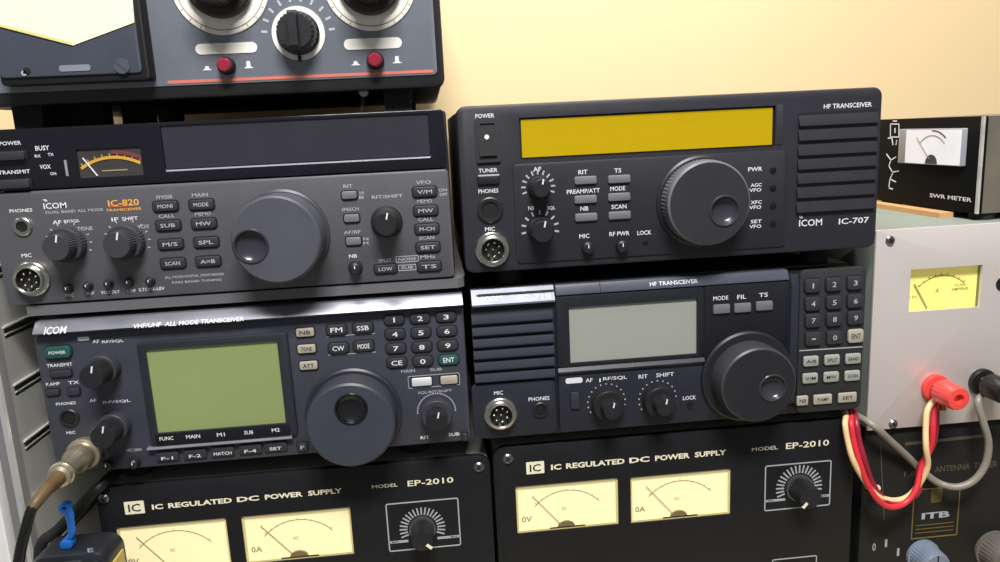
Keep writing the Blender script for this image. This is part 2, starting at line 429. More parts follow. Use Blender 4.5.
# slatted speaker field on the right
g0, _ = d.P(797, 170); g1, _ = d.P(875, 165); mb = MB(); _, gt = d.P(836, 103); _, gb = d.P(836, 214)
pitch = (gt-gb)/7.8; zz = gt-pitch*.85
gz = [d.P(836, yy-2)[1] for yy in (112.8, 126.4, 140.9, 155.6, 169.5, 183.4, 197.8, 212)]
for a in range(len(gz)):
    top = gz[a]; bot = gz[a+1] if a+1 < len(gz) else gz[a]-1.2
    if a+1 < len(gz):
        prof = [(d.y+.3, top-1.4), (d.y-.2, top-1.4), (d.y-2.1, bot+.4), (d.y-2.1, bot), (d.y+.3, bot)]
        mb.loft([[(xx, yy, zz) for yy, zz in prof] for xx in (g0, g1)], M['p707b'])
mb.box(g0, g1, d.y-.3, d.y+.2, gz[-1]-1, gz[0]-.2, M['well']); d.part('speaker_grille', mb)
d.txt('HF TRANSCEIVER', 847.8, 105.4, 48, 4.4); d.icom(810.5, 221.5, 23, 9); d.txt('IC-707', 853.8, 220.6, 30, 5.6)
d.letters(); d.feet(26, 8, dy=22)

# ================================================================== pale-screen transceiver, lower right
d = Dev('radio_transceiver', 'blue-black transceiver with an unlit pale grey screen and a keypad at its right end', 'radio', 18.8*.976, -89.6*.976, 240*.976, 91.8*.976, 424.3*.976, 232, 184.7-181.4*.976)
x0, x1, z0, z1 = d.x, d.x+d.W, d.z-d.H, d.z
mb = MB(); mb.plate(x0+2, x1-2, z0+2, z1-.5, d.y+16, d.y+d.d, M['case'], 3, .5); d.part('case', mb)
mb = MB(); mb.plate(x0, x1, z0, z1-2, d.y+1.5, d.y+17, M['p718b'], 5, 1.5, 6); fp = d.part('front_panel', mb)
def strip_top(dv, px0, px1, h, out, name, m, label=None, back=9, up=0, par=None):
    # sloping facet along the upper front edge
    a, _ = dv.P(px0, 290); b, _ = dv.P(px1, 280); t = dv.z+up; mb = MB()
    prof = [(dv.y+back, t-h-1), (dv.y-out, t-h-1), (dv.y-out, t-h), (dv.y+h*.55, t), (dv.y+back, t)]
    mb.loft([[(xx, yy, zz) for yy, zz in prof] for xx in (a, b)], m)
    return dv.part(name, mb, par, label), a, b
strip_top(d, 471, 554, 7.6, 1.5, 'badge_strip', mat('facet_highlight_blue', (108, 110, 122), .42, .3))  # facet's reflected light put into a paler colour than the panel
strip_top(d, 556, 600, 4.4, 0, 'top_bevel', mat('bevel_blue', (74, 77, 90), .35)); strip_top(d, 600.8, 789, 4.4, 0, 'top_bevel', MATS['bevel_blue'])
def slope_txt(dv, t, px, py, w, h, m, a, b):      # print on a facet through (y, z) points a and b
    y = (a[0]+b[0])/2; lean = (b[0]-a[0])/(b[1]-a[1])
    for _ in range(6):
        x, z = P(px, py, y); y = a[0]+(z-a[1])*lean
    k = mmpp(px, py, y); V, F = glyphs(t)
    dv.let.add([(x+p*w*k, y+q*h*k*lean-.12, z+q*h*k+.1) for p, q in V], F, M[m])
fa, fb = (d.y-1.5, d.z-7.6), (d.y+7.6*.55, d.z); ga, gb = (d.y, d.z-4.4), (d.y+4.4*.55, d.z)
slope_txt(d, 'ICOM', 492, 299, 20, 5, 'white', fa, fb); slope_txt(d, 'IC-718', 535, 297.4, 32, 5, 'white', fa, fb)
slope_txt(d, 'HF TRANSCEIVER', 673.8, 282.6, 48, 3.6, 'white', ga, gb)
# speaker slats on the left
g0, _ = d.P(473, 345); g1, _ = d.P(553.5, 340); mb = MB()
gz = [d.P(513, yy-2.5)[1] for yy in (314.0, 326, 337.6, 349.2, 360.8, 372.4, 384)]
for a in range(len(gz)-1):
    top, bot = gz[a], gz[a+1]
    prof = [(d.y+2, top-.5), (d.y+.7, top-.5), (d.y-.7, top-1.3), (d.y-1.9, bot+2.4), (d.y-1.9, bot+1.5), (d.y+1.2, bot+1.2), (d.y+2, bot+1.2)]
    mb.loft([[(xx, yy, zz) for yy, zz in prof] for xx in (g0, g1)], mat('slat_slate', (46, 49, 60), .55, spec=.25))
mb.box(g0, g1, d.y+1.2, d.y+2, gz[-1], gz[0], M['well']); d.part('speaker_grille', mb)
mb = MB(); lx0, _ = d.P(472, 400); lx1, _ = d.P(556, 400); mb.plate(lx0, lx1, z0+1.5, gz[-1]-.4, d.y, d.y+2, M['p718'], 3, .8); d.part('socket_field', mb)
OFF = 0
# screen
a0, a1, b0, b1 = d.avg((568.3, 307.6), (696.6, 298.6), (697, 354), (570.8, 362.6))
w0, _ = d.P(556.5, 330); w1, _ = d.P(704, 330)
mb = MB(); mb.plate(w0, w1, b0-2.5, z1-6.3, d.y-.2, d.y+2.2, mat('screen_surround', (30, 33, 38), .3), 1.5, .5); sf = d.part('screen_surround', mb)
mb = MB(); mb.plate(a0, a1, b0, b1, d.y-2, d.y+1.2, M['well']); cut(sf, mb, d.o)
mb = MB(); mb.plate(a0-.4, a1+.4, b0-.4, b1+.4, d.y+1.0, d.y+1.6, M['lcds']); d.part('display', mb, None, 'unlit pale grey lcd screen')
mb = MB(); prof = [(d.y+2, b0-2.6), (d.y-.3, b0-2.6), (d.y-1.8, b0-4.6), (d.y-1.2, b0-6), (d.y+2, b0-6)]
mb.loft([[(xx, yy, zz) for yy, zz in prof] for xx in (w0, w1)], M['p718']); d.part('screen_sill', mb)
# lower control field
r1, _ = d.P(788, 390)
mb = MB(); mb.plate(w0+.2, r1, z0+1.2, b0-6.2, d.y, d.y+2, M['p718'], 1.5, .5); d.part('control_field', mb)
mb = MB(); mb.plate(w1+.3, r1, b0-6, z1-6.3, d.y+.5, d.y+2, M['p718b'], 1, .4); d.part('key_surround', mb)
q = d.rect(574, 380.5, 17, 5.5); d.let.plate(q[0], q[1], q[2], q[3], d.y-.2, d.y+.1, M['white'], 1.2)
d.button(575, 400, 8.5, 17, 'btn', name='power_switch')
d.txt('AF', 589, 380.2, 7, 4); d.txt('RF/SQL', 615, 378.2, 24, 4); d.txt('RIT', 643, 376.4, 9, 4); d.txt('SHIFT', 665, 374.6, 18, 4); d.line((600, 378.6), (600, 382.0), 1.4)
d.ticks(606.5, 402, 18, 19.3, -30, 210, 15, 1.3, 'grey'); d.knob(606.5, 402.5, 15.5, 9, 15, name='volume_knob', step=7)
d.ticks(657.5, 399, 18, 19.3, -30, 210, 15, 1.3, 'grey'); d.knob(657.5, 399, 15.5, 9, 15, name='shift_knob', step=7)
d.txt('LOCK', 689.4, 397.7, 13, 4); d.led(690, 405, 3)
d.txt('MIC', 498.4, 392.8, 9, 4); d.mic(500.4, 413.3, 16.7, 11); d.txt('PHONES', 539, 398.6, 21, 4); d.jack(540.5, 409.5, 8, 5.5)
for t, px, py in (('MODE', 721, 298.2), ('FIL', 742, 297), ('TS', 763.7, 295)):
    d.txt(t, px, py, 15 if t == 'MODE' else 9, 4.2, off=-.5); d.button(px+.4, py+10.6, 16.5, 9, 'btng', off=-.5)
d.dial(746, 375.5, 45, 36.5, 18.5, (13, -3.5), 12.5, m='face718', edge='knob2', n=110, knurl=.01)
# bevel rib and keypad field
mb = MB(); e0, _ = d.P(787, 330); e1, _ = d.P(798, 330)
mb.loft([[(e0, d.y+2, zz), (e0+1.2, d.y-2.2+dy, zz), (e1-1.2, d.y-2.2+dy, zz), (e1, d.y+2, zz)] for zz, dy in ((z0+8, 1.5), (z0+30, 0), (z1-9, 0), (z1-2.5, 2.2))], M['p718']); d.part('bevel_rib', mb)
k0, _ = d.P(798.5, 330); mb = MB(); mb.plate(k0, x1-.4, z0+.8, z1-.4, d.y-.3, d.y+2, M['p718c'], 4, .8); d.part('keypad_field', mb)
OFF = .3
keys = [['1', '2', '3'], ['4', '5', '6'], ['7', '8', '9'], ['.', '0', 'ENT']]
for i in range(4):
    for j in range(3):
        px = 811.6+j*21.1+i*.2; py = (285.2, 303.2, 320, 338.2)[i]-(0, 1.4, 2.9)[j]
        d.button(px, py, 15, 13, 'btnt' if (i, j) == (3, 2) else 'btn', keys[i][j] if keys[i][j] != '.' else '-', off=OFF, tm='ink' if (i, j) == (3, 2) else 'grey', tw=9 if keys[i][j] == 'ENT' else 4, th=5 if keys[i][j] != '.' else 1.4, r=1.6, pr=1.7, name='key')
d.line((799, 350.6), (862, 346.6), 1, 'grey', OFF)
caps = [['A/B', 'SPLIT', 'BAND'], ['V/M', 'MW', 'SCAN']]
for i in range(2):
    for j in range(3): d.button((810, 831, 852)[j]+i*-.8, (360.6, 359.2, 358)[j]+i*17, 15, 10, 'btnl', caps[i][j], off=OFF, tm='ink', tw=10, th=3.4, r=1.2, name='key')
for (px, py, w), t in zip(((801.5, 400, 11), (821.7, 398.6, 18), (846.3, 396.8, 18)), ('NB', 'P.AMP', 'SET')): d.button(px, py, w, 9.5, 'btnt', t, off=OFF, tm='ink', tw=w*.6, th=3.4, r=.8, name='key')
d.letters(); d.feet(30, 9, dy=26)

# ================================================================== black-topped transceiver, upper left
d = Dev('radio_transceiver', 'grey transceiver with a black upper half and amber lettering, under the meter-fronted tuner', 'radio', -228.7, 13.6, 240, 91.9, 414.6, 238, 1.0)
x0, x1, z0, z1 = d.x, d.x+d.W, d.z-d.H, d.z
mb = MB(); mb.plate(x0+1, x1-.3, z0+1, z1-.3, d.y+14, d.y+d.d, M['case'], 2, .5); d.part('case', mb)
za = [d.P(*q)[1] for q in ((5, 193.5), (240, 180.3), (440, 168.3))]; zsplit = sum(za)/3
mb = MB(); mb.plate(x0, x1-1.2, z0, zsplit, d.y, d.y+15, M['p820'], 2.5, 1, 5); fp = d.part('front_panel', mb)
mb = MB(); mb.plate(x0, x1-2, zsplit+.6, z1, d.y+.4, d.y+15, M['win'], 2, .8, 5); wp = d.part('upper_panel', mb, None, 'glossy black upper panel')
# main window: shallow pocket with a lit lower lip
a0, a1, b0, b1 = d.avg((160, 127), (428, 112), (430.5, 158), (165, 171.5))
mb = MB(); mb.plate(a0, a1, b0, b1, d.y-1, d.y+2, M['win'], .5); cut(wp, mb, d.o)
mb = MB(); mb.plate(a0+.2, a1-.2, b0+1.3, b1-.2, d.y+1.2, d.y+2.4, mat('display_glass', (48, 48, 56), .22), .3); d.part('display', mb, None, 'dark unlit display window')
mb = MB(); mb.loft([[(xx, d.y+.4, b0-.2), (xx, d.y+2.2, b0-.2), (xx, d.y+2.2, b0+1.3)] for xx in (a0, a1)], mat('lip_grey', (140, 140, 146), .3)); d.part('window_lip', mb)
# little meter
m0, m1, n0, n1 = d.avg((76, 150), (141, 145.5), (142, 174.5), (79, 179))
mb = MB(); mb.plate(m0, m1, n0, n1, d.y-1, d.y+1.6, M['win'], .5); cut(wp, mb, d.o)
mb = MB(); mb.plate(m0-.4, m1+.4, n0-.4, n1+.4, d.y+1.4, d.y+2.2, mat('meter_ground', (58, 56, 56), .4)); mt = d.part('signal_meter', mb, None, 'small dark meter with an amber arc')
cx, cz = (m0+m1)/2+1, n0-18; mb = MB()
AY = mat('amber_scale', (196, 152, 56), .5, emit=.1); RD = mat('red_scale', (112, 52, 56), .5)
mb.ring(cx, cz, 27.2, 28.7, d.y+1.0, d.y+1.42, AY, 20, radians(60), radians(125))
mb.ring(cx, cz, 29.6, 31.6, d.y+1.0, d.y+1.42, RD, 12, radians(58), radians(90))
for i in range(9):
    a = radians(62+i*7.5); mb.bar((cx+28.6*cos(a), cz+28.6*sin(a)), (cx+30*cos(a), cz+30*sin(a)), .4, d.y+1.05, d.y+1.42, AY)
mb.bar((cx-6, n0+3.2), (cx+7, n0+3.2), .7, d.y+1.1, d.y+1.42, M['inkf']); d.part('scale', mb, mt)
mb = MB(); pa = P(82, 158, d.y); pb = P(97, 176, d.y); mb.bar(pa, pb, .6, d.y+.6, d.y+.95, M['white']); d.part('needle', mb, mt)
mb = MB(); pa = P(65, 160, d.y); pb = P(67.5, 176, d.y); mb.bar(pa, pb, 1.2, d.y-.1, d.y+.6, MATS['lip_grey']); d.part('window_glint', mb)  # pale bar painted in for the reflection at the window's edge
d.txt('POWER', 10, 143.2, 22, 4, off=-.3); d.button(8, 156, 36, 9, 'btn', off=-.3, pr=2.5); d.txt('TRANSMIT', 14, 172, 32, 4, off=-.3); d.button(14, 184, 34, 9, 'btn', off=-.3, pr=2.5)
for t, px, py, w, h in (('BUSY', 42, 148, 14, 5), ('RX', 37.5, 156, 6, 3), ('TX', 50.5, 154.5, 6, 3), ('VOX', 45, 166.8, 11, 4.5), ('ON', 53, 173.6, 6, 3)): d.txt(t, px, py, w, h, off=-.3)
d.txt('PHONES', 21, 210.5, 23, 3.6); d.jack(22.8, 226.5, 9.8, 5.6, 'chrome'); d.txt('MIC', 26.6, 255.4, 10, 4); d.mic(32.4, 278.6, 18.5, 12.2)
d.icom(55, 204.6, 23, 8.6); d.txt('DUAL BAND ALL MODE', 74.5, 211, 58, 3, 'grey'); d.txt('TRANSCEIVER', 124, 209.4, 36, 2.6, 'amberp'); d.txt('IC-820', 123.5, 202.6, 31, 6.4, 'amberp'); d.line((109, 206.8), (139, 205.2), .8, 'orangep')
d.txt('AF', 57, 222.2, 9, 4); d.txt('RF/SQL', 72, 221.2, 16, 3.6); d.txt('IF', 115, 219.4, 7, 4); d.txt('SHIFT', 130, 218.4, 16, 3.6)
d.txt('TONE', 85, 228.6, 16, 4, 'grey'); d.txt('VOX', 143.5, 226.4, 12, 4, 'grey')
d.ticks(69, 244, 21, 23.5, -20, 200, 11, 1.2, 'grey'); d.ticks(127.5, 241.4, 21, 23.5, -20, 200, 11, 1.2, 'grey')
d.knob(69, 244, 18.5, 14, 15, name='volume_knob', step=6.5, m='knob2'); d.knob(127.5, 241.6, 18.5, 14, 15, name='shift_knob', step=6.5, m='knob2')
bt = [('MONI', 165.8, 206), ('SUB', 168.6, 225.2), ('M/S', 171, 243.9), ('SCAN', 173.4, 263), ('MODE', 201.8, 204.4), ('MW', 204.2, 223.3), ('SPL', 206.6, 242), ('A=B', 208.5, 261)]
for t, px, py in bt: d.button(px, py, 24.5, 10, 'btn', t, tw=15, th=4, tm='grey', r=1.4)
for t, px, py in (('FM/SSB', 164.5, 197, ), ('MAIN', 199.9, 194.9), ('CALL', 166.7, 216), ('MEMO', 203, 213.9)): d.txt(t, px, py, 16, 3.6, 'grey')
for i, (px, py) in enumerate(((69.2, 288.2), (88.9, 285.6), (109.3, 283.6), (129.7, 282), (150.9, 281))): d.mini(px, py, 4, 4)
for t, px, py, w in (('MIC', 69.7, 295.2, 8), ('RF', 90.6, 293.4, 8), ('VOX DLY', 110.5, 292, 19), ('COMP', 131.4, 290.8, 9), ('S.TONE-LEV', 151.8, 289, 26)): d.txt(t, px, py, w, 3.4)
d.txt('ALL MODE DIGITAL SYNTHESIZER', 194.6, 275.7, 60, 2.6, 'grey'); d.txt('PASS BAND TUNING', 197, 281, 50, 2.4, 'grey')
d.dial(284, 234.5, 46.5, 43.5, 23, (-24, -4.5), 16, m='p820c', edge='p820c', flange='knob2', n=100, knurl=.006)
for t, px, py, u, v in (('RIT', 349.4, 194.9, 'SUB', 'B'), ('SPEECH', 351.8, 218, '', ''), ('AF/RF', 353.7, 240.9, 'N', 'M')):
    d.button(px, py, 15, 7.8, 'btng', r=1); d.txt(t, px-1.5, py-8.8, 9 if t == 'RIT' else 17, 3.4, 'grey')
    if u: d.txt(u, px+12.2, py-2, 5, 3, 'grey'); d.txt(v, px+12.2, py+2.4, 5, 3, 'grey')
d.txt('NB', 353, 256, 8, 3.6); d.mini(355.6, 267.6, 6)
d.txt('RIT/SHIFT', 387.3, 196.4, 31, 3.4, 'grey'); d.knob(386.8, 221.6, 16, 12, 13, name='tuning_offset_knob')
for (t, u), (px, py) in zip((('VFO', 'V/M'), ('MEMO', 'MW'), ('CALL', 'M-CH'), ('SCAN', 'SET'), ('MHz', 'TS')), ((424.6, 191.6), (425.8, 210.4), (427, 228.6), (428, 247), (429.2, 266))):
    d.button(px, py, 23.5, 9.6, 'btn', u, tw=15, th=3.8, tm='grey', r=1.4); d.txt(t, px-1.3, py-9.3, 15, 3.6, 'grey')
d.txt('ON', 443, 190, 8, 3, 'grey'); d.txt('OFF', 443.5, 194.4, 8, 3, 'grey')
d.button(385.7, 268.6, 22, 8.6, 'btn', 'LOW', tw=14, th=3.8, tm='grey', r=1.2); d.txt('SPLIT', 385, 260.4, 13, 3.6, 'grey')
q = d.rect(407.3, 259, 23, 6.5); d.let.frame(q[0], q[1], q[2], q[3], .35, d.y-.15, d.y, M['grey'], .4); d.txt('NOISE', 407.3, 259, 18, 3, 'grey'); q = d.rect(407.3, 267.6, 18, 6); d.let.frame(q[0], q[1], q[2], q[3], .35, d.y-.15, d.y, M['grey'], .4); d.txt('SUB', 407.3, 267.4, 12, 3, 'grey')
d.letters(); d.feet(30, 8, dy=24)
# the grey board it stands on
bz1 = z0-1.0; bt0, _ = P(25, 312, 414); 
o = Vector((-100, 520, bz1-7)); mb = MB(); BRD = mat('board_grey', (100, 99, 103), .4, scale=25)
mb2 = [(bt0, 416), (11.5, 416.0), (15.0, 419), (16.0, 423), (16.2, 650), (bt0, 650)]
mb.loft([[(x, y, zz) for x, y in mb2] for zz in (bz1-5.6, bz1)], BRD)
root = bpy.data.objects.new('board', None); COL.objects.link(root); root.location = W3(o); tag(root, 'thin grey board between the two transceivers of the left stack', 'board')
mb.build('panel', root, o)
for sx in (-205, 5):
    for sy in (440, 636):
        mb = MB(); mb.box(sx-7, sx+7, sy-7, sy+7, -91.4*.969+.5, bz1-5.5, M['rubber']); mb.build('spacer', root, o)
# ================================================================== green-screen transceiver, lower left
d = Dev('radio_transceiver', 'slate grey transceiver with a large green screen and a plugged-in microphone lead', 'radio', -225.7*.969, -91.4*.969, 240*.969, 90.5*.969, 427.6*.969, 232, 188.6-181.9*.969)
x0, x1, z0, z1 = d.x, d.x+d.W, d.z-d.H, d.z
mb = MB(); mb.plate(x0+2, x1-2, z0+2, z1-.5, d.y+14, d.y+d.d, M['case'], 3, .5); d.part('case', mb)
mb = MB(); mb.plate(x0, x1, z0, z1-6.5, d.y, d.y+15, M['p910'], 3, 1.5, 5); fp = d.part('front_panel', mb)
# sloping upper edge, its face leaning back
t = z1+.6; mb = MB()
prof = [(d.y+15, z1-7.2), (d.y-1, z1-6.6), (d.y-4.6, z1-5.2), (d.y-4.9, z1-4.8), (d.y-4.4, z1-4.2), (d.y-.1, t-.3), (d.y+.6, t), (d.y+15, t)]
mb.loft([[(xx, yy, zz) for yy, zz in prof] for xx in (x0+2.6, x1-.4)], mat('slate_bevel_highlight', (158, 160, 170), .34, .75, var=.04)); d.part('top_bevel', mb)  # base lightened so the bevel's highlight sits partly in its colour
fa, fb = (d.y-4.4, z1-4.2), (d.y-.1, t-.3)
slope_txt(d, 'ICOM', 55.5, 330.4, 22, 6.5, 'white', fa, fb)
slope_txt(d, 'VHF/UHF  ALL MODE TRANSCEIVER', 189, 322.6, 112, 3.8, 'white', fa, fb)
a0, a1, b0, b1 = d.avg((147, 349.4), (278.4, 339.4), (285.8, 421.8), (158.4, 432.4))
w0, w1, v0, v1 = d.avg((138, 341), (289, 329.6), (297, 434), (151, 446.5))
mb = MB(); mb.plate(w0, w1, v0, v1-.8, d.y-2, d.y+.4, M['p910f'], 2, .9); sf = d.part('screen_surround', mb)
mb = MB(); mb.plate(a0, a1, b0, b1, d.y-4, d.y-.5, M['well']); cut(sf, mb, d.o)
mb = MB(); mb.plate(a0-.5, a1+.5, b0-.5, b1+.5, d.y-.7, d.y-.1, M['lcdg']); d.part('display', mb, None, 'large plain green lcd screen')
mb = MB(); mb.plate(a0-1.5, a1+2, v0+.6, b0-.5, d.y-2.3, d.y-1.8, M['win'], .5, .1); d.part('legend_strip', mb)
for tt, px, py, w in (('FUNC', 168, 436.8, 14), ('MAIN', 194.4, 434.8, 14), ('M1', 222, 433, 8), ('SUB', 249.7, 430.8, 9), ('M2', 276.6, 428.4, 8)): d.txt(tt, px, py, w, 4, off=2.35)
# soft keys under a bright ledge
s0, _ = d.P(149, 448); s1, _ = d.P(293, 437); mb = MB()
prof = [(d.y+.2, v0-1.6), (d.y-2.6, v0-1.6), (d.y-3.4, v0-.9), (d.y-2.8, v0+.2), (d.y+.2, v0+.2)]
mb.loft([[(xx, yy, zz) for yy, zz in prof] for xx in (s0, s1)], mat('ledge_silver', (150, 152, 162), .25, .6)); d.part('ledge', mb)
for tt, px, py in (('F-1', 168, 455.5), ('F-2', 195.7, 453.2), ('MATCH', 223.3, 450.7), ('F-4', 250.9, 448.3), ('SET', 276, 445.8)):
    d.button(px, py, 23, 10, 'btn', None, well=False, name='soft_key', r=.8); d.txt(tt, px, py+1.7, 12 if len(tt) < 5 else 18, 3.4, 'white', 1.4)
d.button(302.8, 446.4, 10, 9, 'btn', 'F', tw=4, th=4, tm='grey')
# left controls
d.button(58.9, 351.6, 26, 12.5, 'green', 'POWER', tw=17, th=3.4, r=2.2, pr=2, name='power_button', label='green translucent power button')
d.txt('TRANSMIT', 59.6, 364.9, 26, 3.6); d.button(61.5, 373.2, 21, 7, 'btn', name='transmit_button')
d.txt('P.AMP', 53, 384, 14, 3.4); d.txt('TX', 73.7, 382.4, 11, 3.4); d.button(53.3, 392, 13, 6.5, 'btn'); d.button(74.2, 391, 12, 8, 'btn')
d.txt('PHONES', 66, 403.4, 20, 3.2); d.jack(69.7, 417.6, 10, 7); d.txt('MIC', 71, 432.6, 9, 3.2)
q = d.rect(83.5, 338.6, 12, 4); d.let.plate(q[0], q[1], q[2], q[3], d.y-.2, d.y+.1, M['white'], .8); d.txt('AF', 96, 341.3, 7, 3.4); d.txt('RF/SQL', 113, 341.4, 22, 3.4)
d.txt('AF', 93, 400.4, 7, 3.4); d.txt('RF/SQL', 117, 401.6, 28, 3.4)
d.knob(106, 367, 15.5, 12.5, 19, name='main_volume_knob', step=7, m2='knob2'); d.knob(116.5, 424.5, 15.5, 12.5, 19, name='sub_volume_knob', step=7, m2='knob2')
d.mini(109.4, 463.5, 5); d.mini(135.5, 461.5, 5); d.txt('MIC GAIN', 134.3, 449.8, 15, 3.2, 'grey')
# right keys
for tt, px, py in (('NB', 305.3, 332), ('TONE', 306.8, 348.4), ('ATT', 308.8, 365)): d.button(px, py, 18, 8.6, 'btnt', tt, tm='ink', tw=11, th=4, r=1)
for tt, px, py in (('FM', 336.6, 329.4), ('SSB', 363, 327.4), ('CW', 338.7, 347.8), ('MODE', 363.8, 345.6)): d.button(px, py, 20, 11, 'btn', tt, tm='white', tw=12, th=5, r=2)
d.line((327, 336.6), (375, 333.2), .6, 'grey'); d.line((328, 355.2), (376, 352), .6, 'grey')
keys = [['1', '2', '3'], ['4', '5', '6'], ['7', '8', '9'], ['.', '0', 'ENT']]
for i in range(4):
    for j in range(3):
        px = 394.2+j*25.9+i*.9; py = 319.4-j*1.5+i*14.3
        g = (i, j) == (3, 2)
        d.button(px, py, 19.5, 9.8, 'green' if g else 'btn', keys[i][j] if keys[i][j] != '.' else 'CE', tw=11 if len(keys[i][j]) > 1 or keys[i][j] == '.' else 5.5, th=5, r=2, name='key')
d.txt('MAIN', 408, 371, 14, 3, 'grey'); d.txt('SUB', 436, 369.4, 12, 3, 'grey')
d.button(421.8, 381.4, 20, 8.4, 'btnw', name='main_key'); d.button(449, 379.4, 17, 8.4, 'btnt', name='sub_key')
q = d.rect(434, 380.6, 52, 13); d.let.frame(q[0], q[1], q[2], q[3], .3, d.y-.14, d.y, M['grey'], .8)
d.txt('SQL/RIT/SHIFT', 435, 391.8, 34, 3.2, 'grey')
d.ticks(436.6, 411.5, 18.5, 19.6, 0, 180, 25, 1.7, 'grey'); d.knob(436.6, 411.5, 15.5, 10.5, 17, name='shift_knob', step=7, m2='knob2')
d.txt('RIT', 425, 437.4, 9, 3.4); d.txt('SUB', 454, 434.2, 11, 3.4)
d.button(465, 436.4, 5, 8, 'btn', name='memory_button')
d.dial(354, 413, 48.5, 43.5, 19.5, (2, 17), 15, m='face910', edge='knob2', flange='p910f', n=110, knurl=.008, hol='hollowd')
d.letters(); d.feet(34, 9, dy=26)
MICPX = (93, 444)

# ================================================================== power supplies
def power_supply(x, zt, y, H, foot, label, anchors):
    d = Dev('power_supply', label, 'power supply', x, zt, 226.8, H, y, 238, foot)
    x0, x1, z0, z1 = d.x, d.x+d.W, d.z-d.H, d.z
    A = anchors
    mb = MB(); mb.plate(x0+.8, x1-.8, z0+.5, z1+.1, d.y+4, d.y+d.d, mat('case_grey', (118, 116, 110), .5, bump=.2), 5, .6, 5); d.part('case', mb)
    mb = MB(); mb.plate(x0, x1, z0, z1, d.y, d.y+4.2, M['ep'], 7, .5, 6); fp = d.part('front_panel', mb)
    for q in A['screws']: d.screw(*q, 5.4)
    px, py = x0+8, z0+8
    for sx in (x0+7, x1-7):
        mb = MB(); mb.lathe(sx, z0+7, [(3, d.y+.3), (3, d.y-.5), (2.2, d.y-1.3), (1.2, d.y-1.5)], M['steel'], 20); d.part('screw', mb)
    q = d.rect(*A['badge']); mb = MB(); mb.plate(q[0], q[1], q[2], q[3], d.y-.35, d.y+.1, M['epink'], .5); bd = d.part('badge', mb, None, 'cream badge with black IC letters')
    mb = MB(); text(mb, 'IC', (q[0]+q[1])/2, (q[2]+q[3])/2, (q[1]-q[0])*.62, (q[3]-q[2])*.62, d.y-.5, M['ink']); d.part('badge_letters', mb, bd)
    ta, tb = A['title']; k = d.mm(*ta); xa, za = d.P(*ta); xb, zb = d.P(*tb)
    for wd, u0, u1 in (('IC', 0, 22), ('REGULATED', 32, 158), ('DC', 168, 212), ('POWER', 224, 300), ('SUPPLY', 311, 380)):
        w = (xb-xa)*(u1-u0)/380; text(d.let, wd, xa+(xb-xa)*(u0+u1)/760, (za+zb)/2, w, 5.8*k, d.y-.15, M['epink'], 1)
    d.txt('MODEL', *A['model'], 26, 3.8, 'epink'); d.txt('EP-2010', *A['number'], A.get('nw', 46), 6.2, 'epink')
    # the two meters
    for i, (tl, tr, br, bl, leg) in enumerate(A['meters']):
        a0, a1, b0, b1 = d.avg(tl, tr, br, bl)
        mb = MB(); mb.plate(a0, a1, b0, b1, d.y-2, d.y+6, M['ep'], .3); cut(fp, mb, d.o)
        mb = MB(); mb.plate(a0-.8, a1+.8, b0-.8, b1+.8, d.y+2.2, d.y+3.6, M['cream']); mm = d.part('panel_meter', mb, None, 'cream panel meter with a resting needle')
        mb = MB(); mb.frame(a0-.2, a1+.2, b0-.2, b1+.2, 1.5, d.y+1.2, d.y+2.6, mat('meter_rim', (226, 208, 150), .4), .3); d.part('meter_frame', mb, mm)
        cx = (a0+a1)/2; mb = MB()
        w = a1-a0; h = b1-b0; R = h*.86
        mb.ring(cx, b0-2, R, R+.4, d.y+2.05, d.y+2.25, M['inkf'], 24, radians(42), radians(138))
        for j in range(11):
            a = radians(46+j*8.8); L = 1.6 if j % 5 == 0 else .9
            mb.bar((cx+R*cos(a), b0-2+R*sin(a)), (cx+(R+L)*cos(a), b0-2+(R+L)*sin(a)), .3, d.y+2.05, d.y+2.25, M['inkf'])
        text(mb, leg, a0+w*.1, b0+h*.26, w*.1, h*.12, d.y+2.1, M['inkf']); text(mb, 'DC', a0+w*.47, b0+h*.42, 3, 2, d.y+2.1, M['inkf'])
        d.part('scale', mb, mm)
        mb = MB(); mb.bar((cx-3.5, b0+2), (a0+w*.16, b0+h*.76), .35, d.y+1.3, d.y+1.5, M['inkf']); d.part('needle', mb, mm)
        mb = MB(); n = 14; r = w*.085
        mb.poly([(cx-1+r*cos(pi*j/n), b0+1.2+r*.72*sin(pi*j/n)) for j in range(n+1)], d.y+.9, d.y+2.3, mat('hub_brown', (120, 104, 72), .5)); d.part('needle_hub', mb, mm)
        mb = MB(); mb.bar((cx-w*.18, b0+1.5), (cx+w*.17, b0+1.5), .6, d.y+.8, d.y+1.1, M['ink']); d.part('hub_bar', mb, mm)
    # voltage control in its box
    a0, a1, b0, b1 = d.avg(*A['vbox']); d.let.frame(a0, a1, b0, b1, .75, d.y-.16, d.y, M['grey'], 1.4)
    kx, ky = A['knob']; x, z = d.P(kx, ky); k = d.mm(kx, ky)
    d.ticks(kx, ky, 15, 23, -20, 200, 21, 1.5, 'grey')
    d.let.bar((a0+1, z-7.2), (x-9, z-7.2), 1.5, d.y-.18, d.y, M['grey']); d.let.bar((x+8.5, z-7.2), (a1-1, z-7.2), 1.5, d.y-.18, d.y, M['grey'])
    text(d.let, 'MIN', a0+4, z-7.1, 4, 1, d.y-.24, M['ink']); text(d.let, 'MAX', a1-4, z-7.1, 4, 1, d.y-.24, M['ink'])
    mb = MB(); L = 15
    mb.lathe(x, z, [(13.5*k, d.y+.2), (13.5*k, d.y-1.5)], mat('knob_skirt', (120, 120, 122), .3, .7), 36); kn = d.part('voltage_knob', mb)
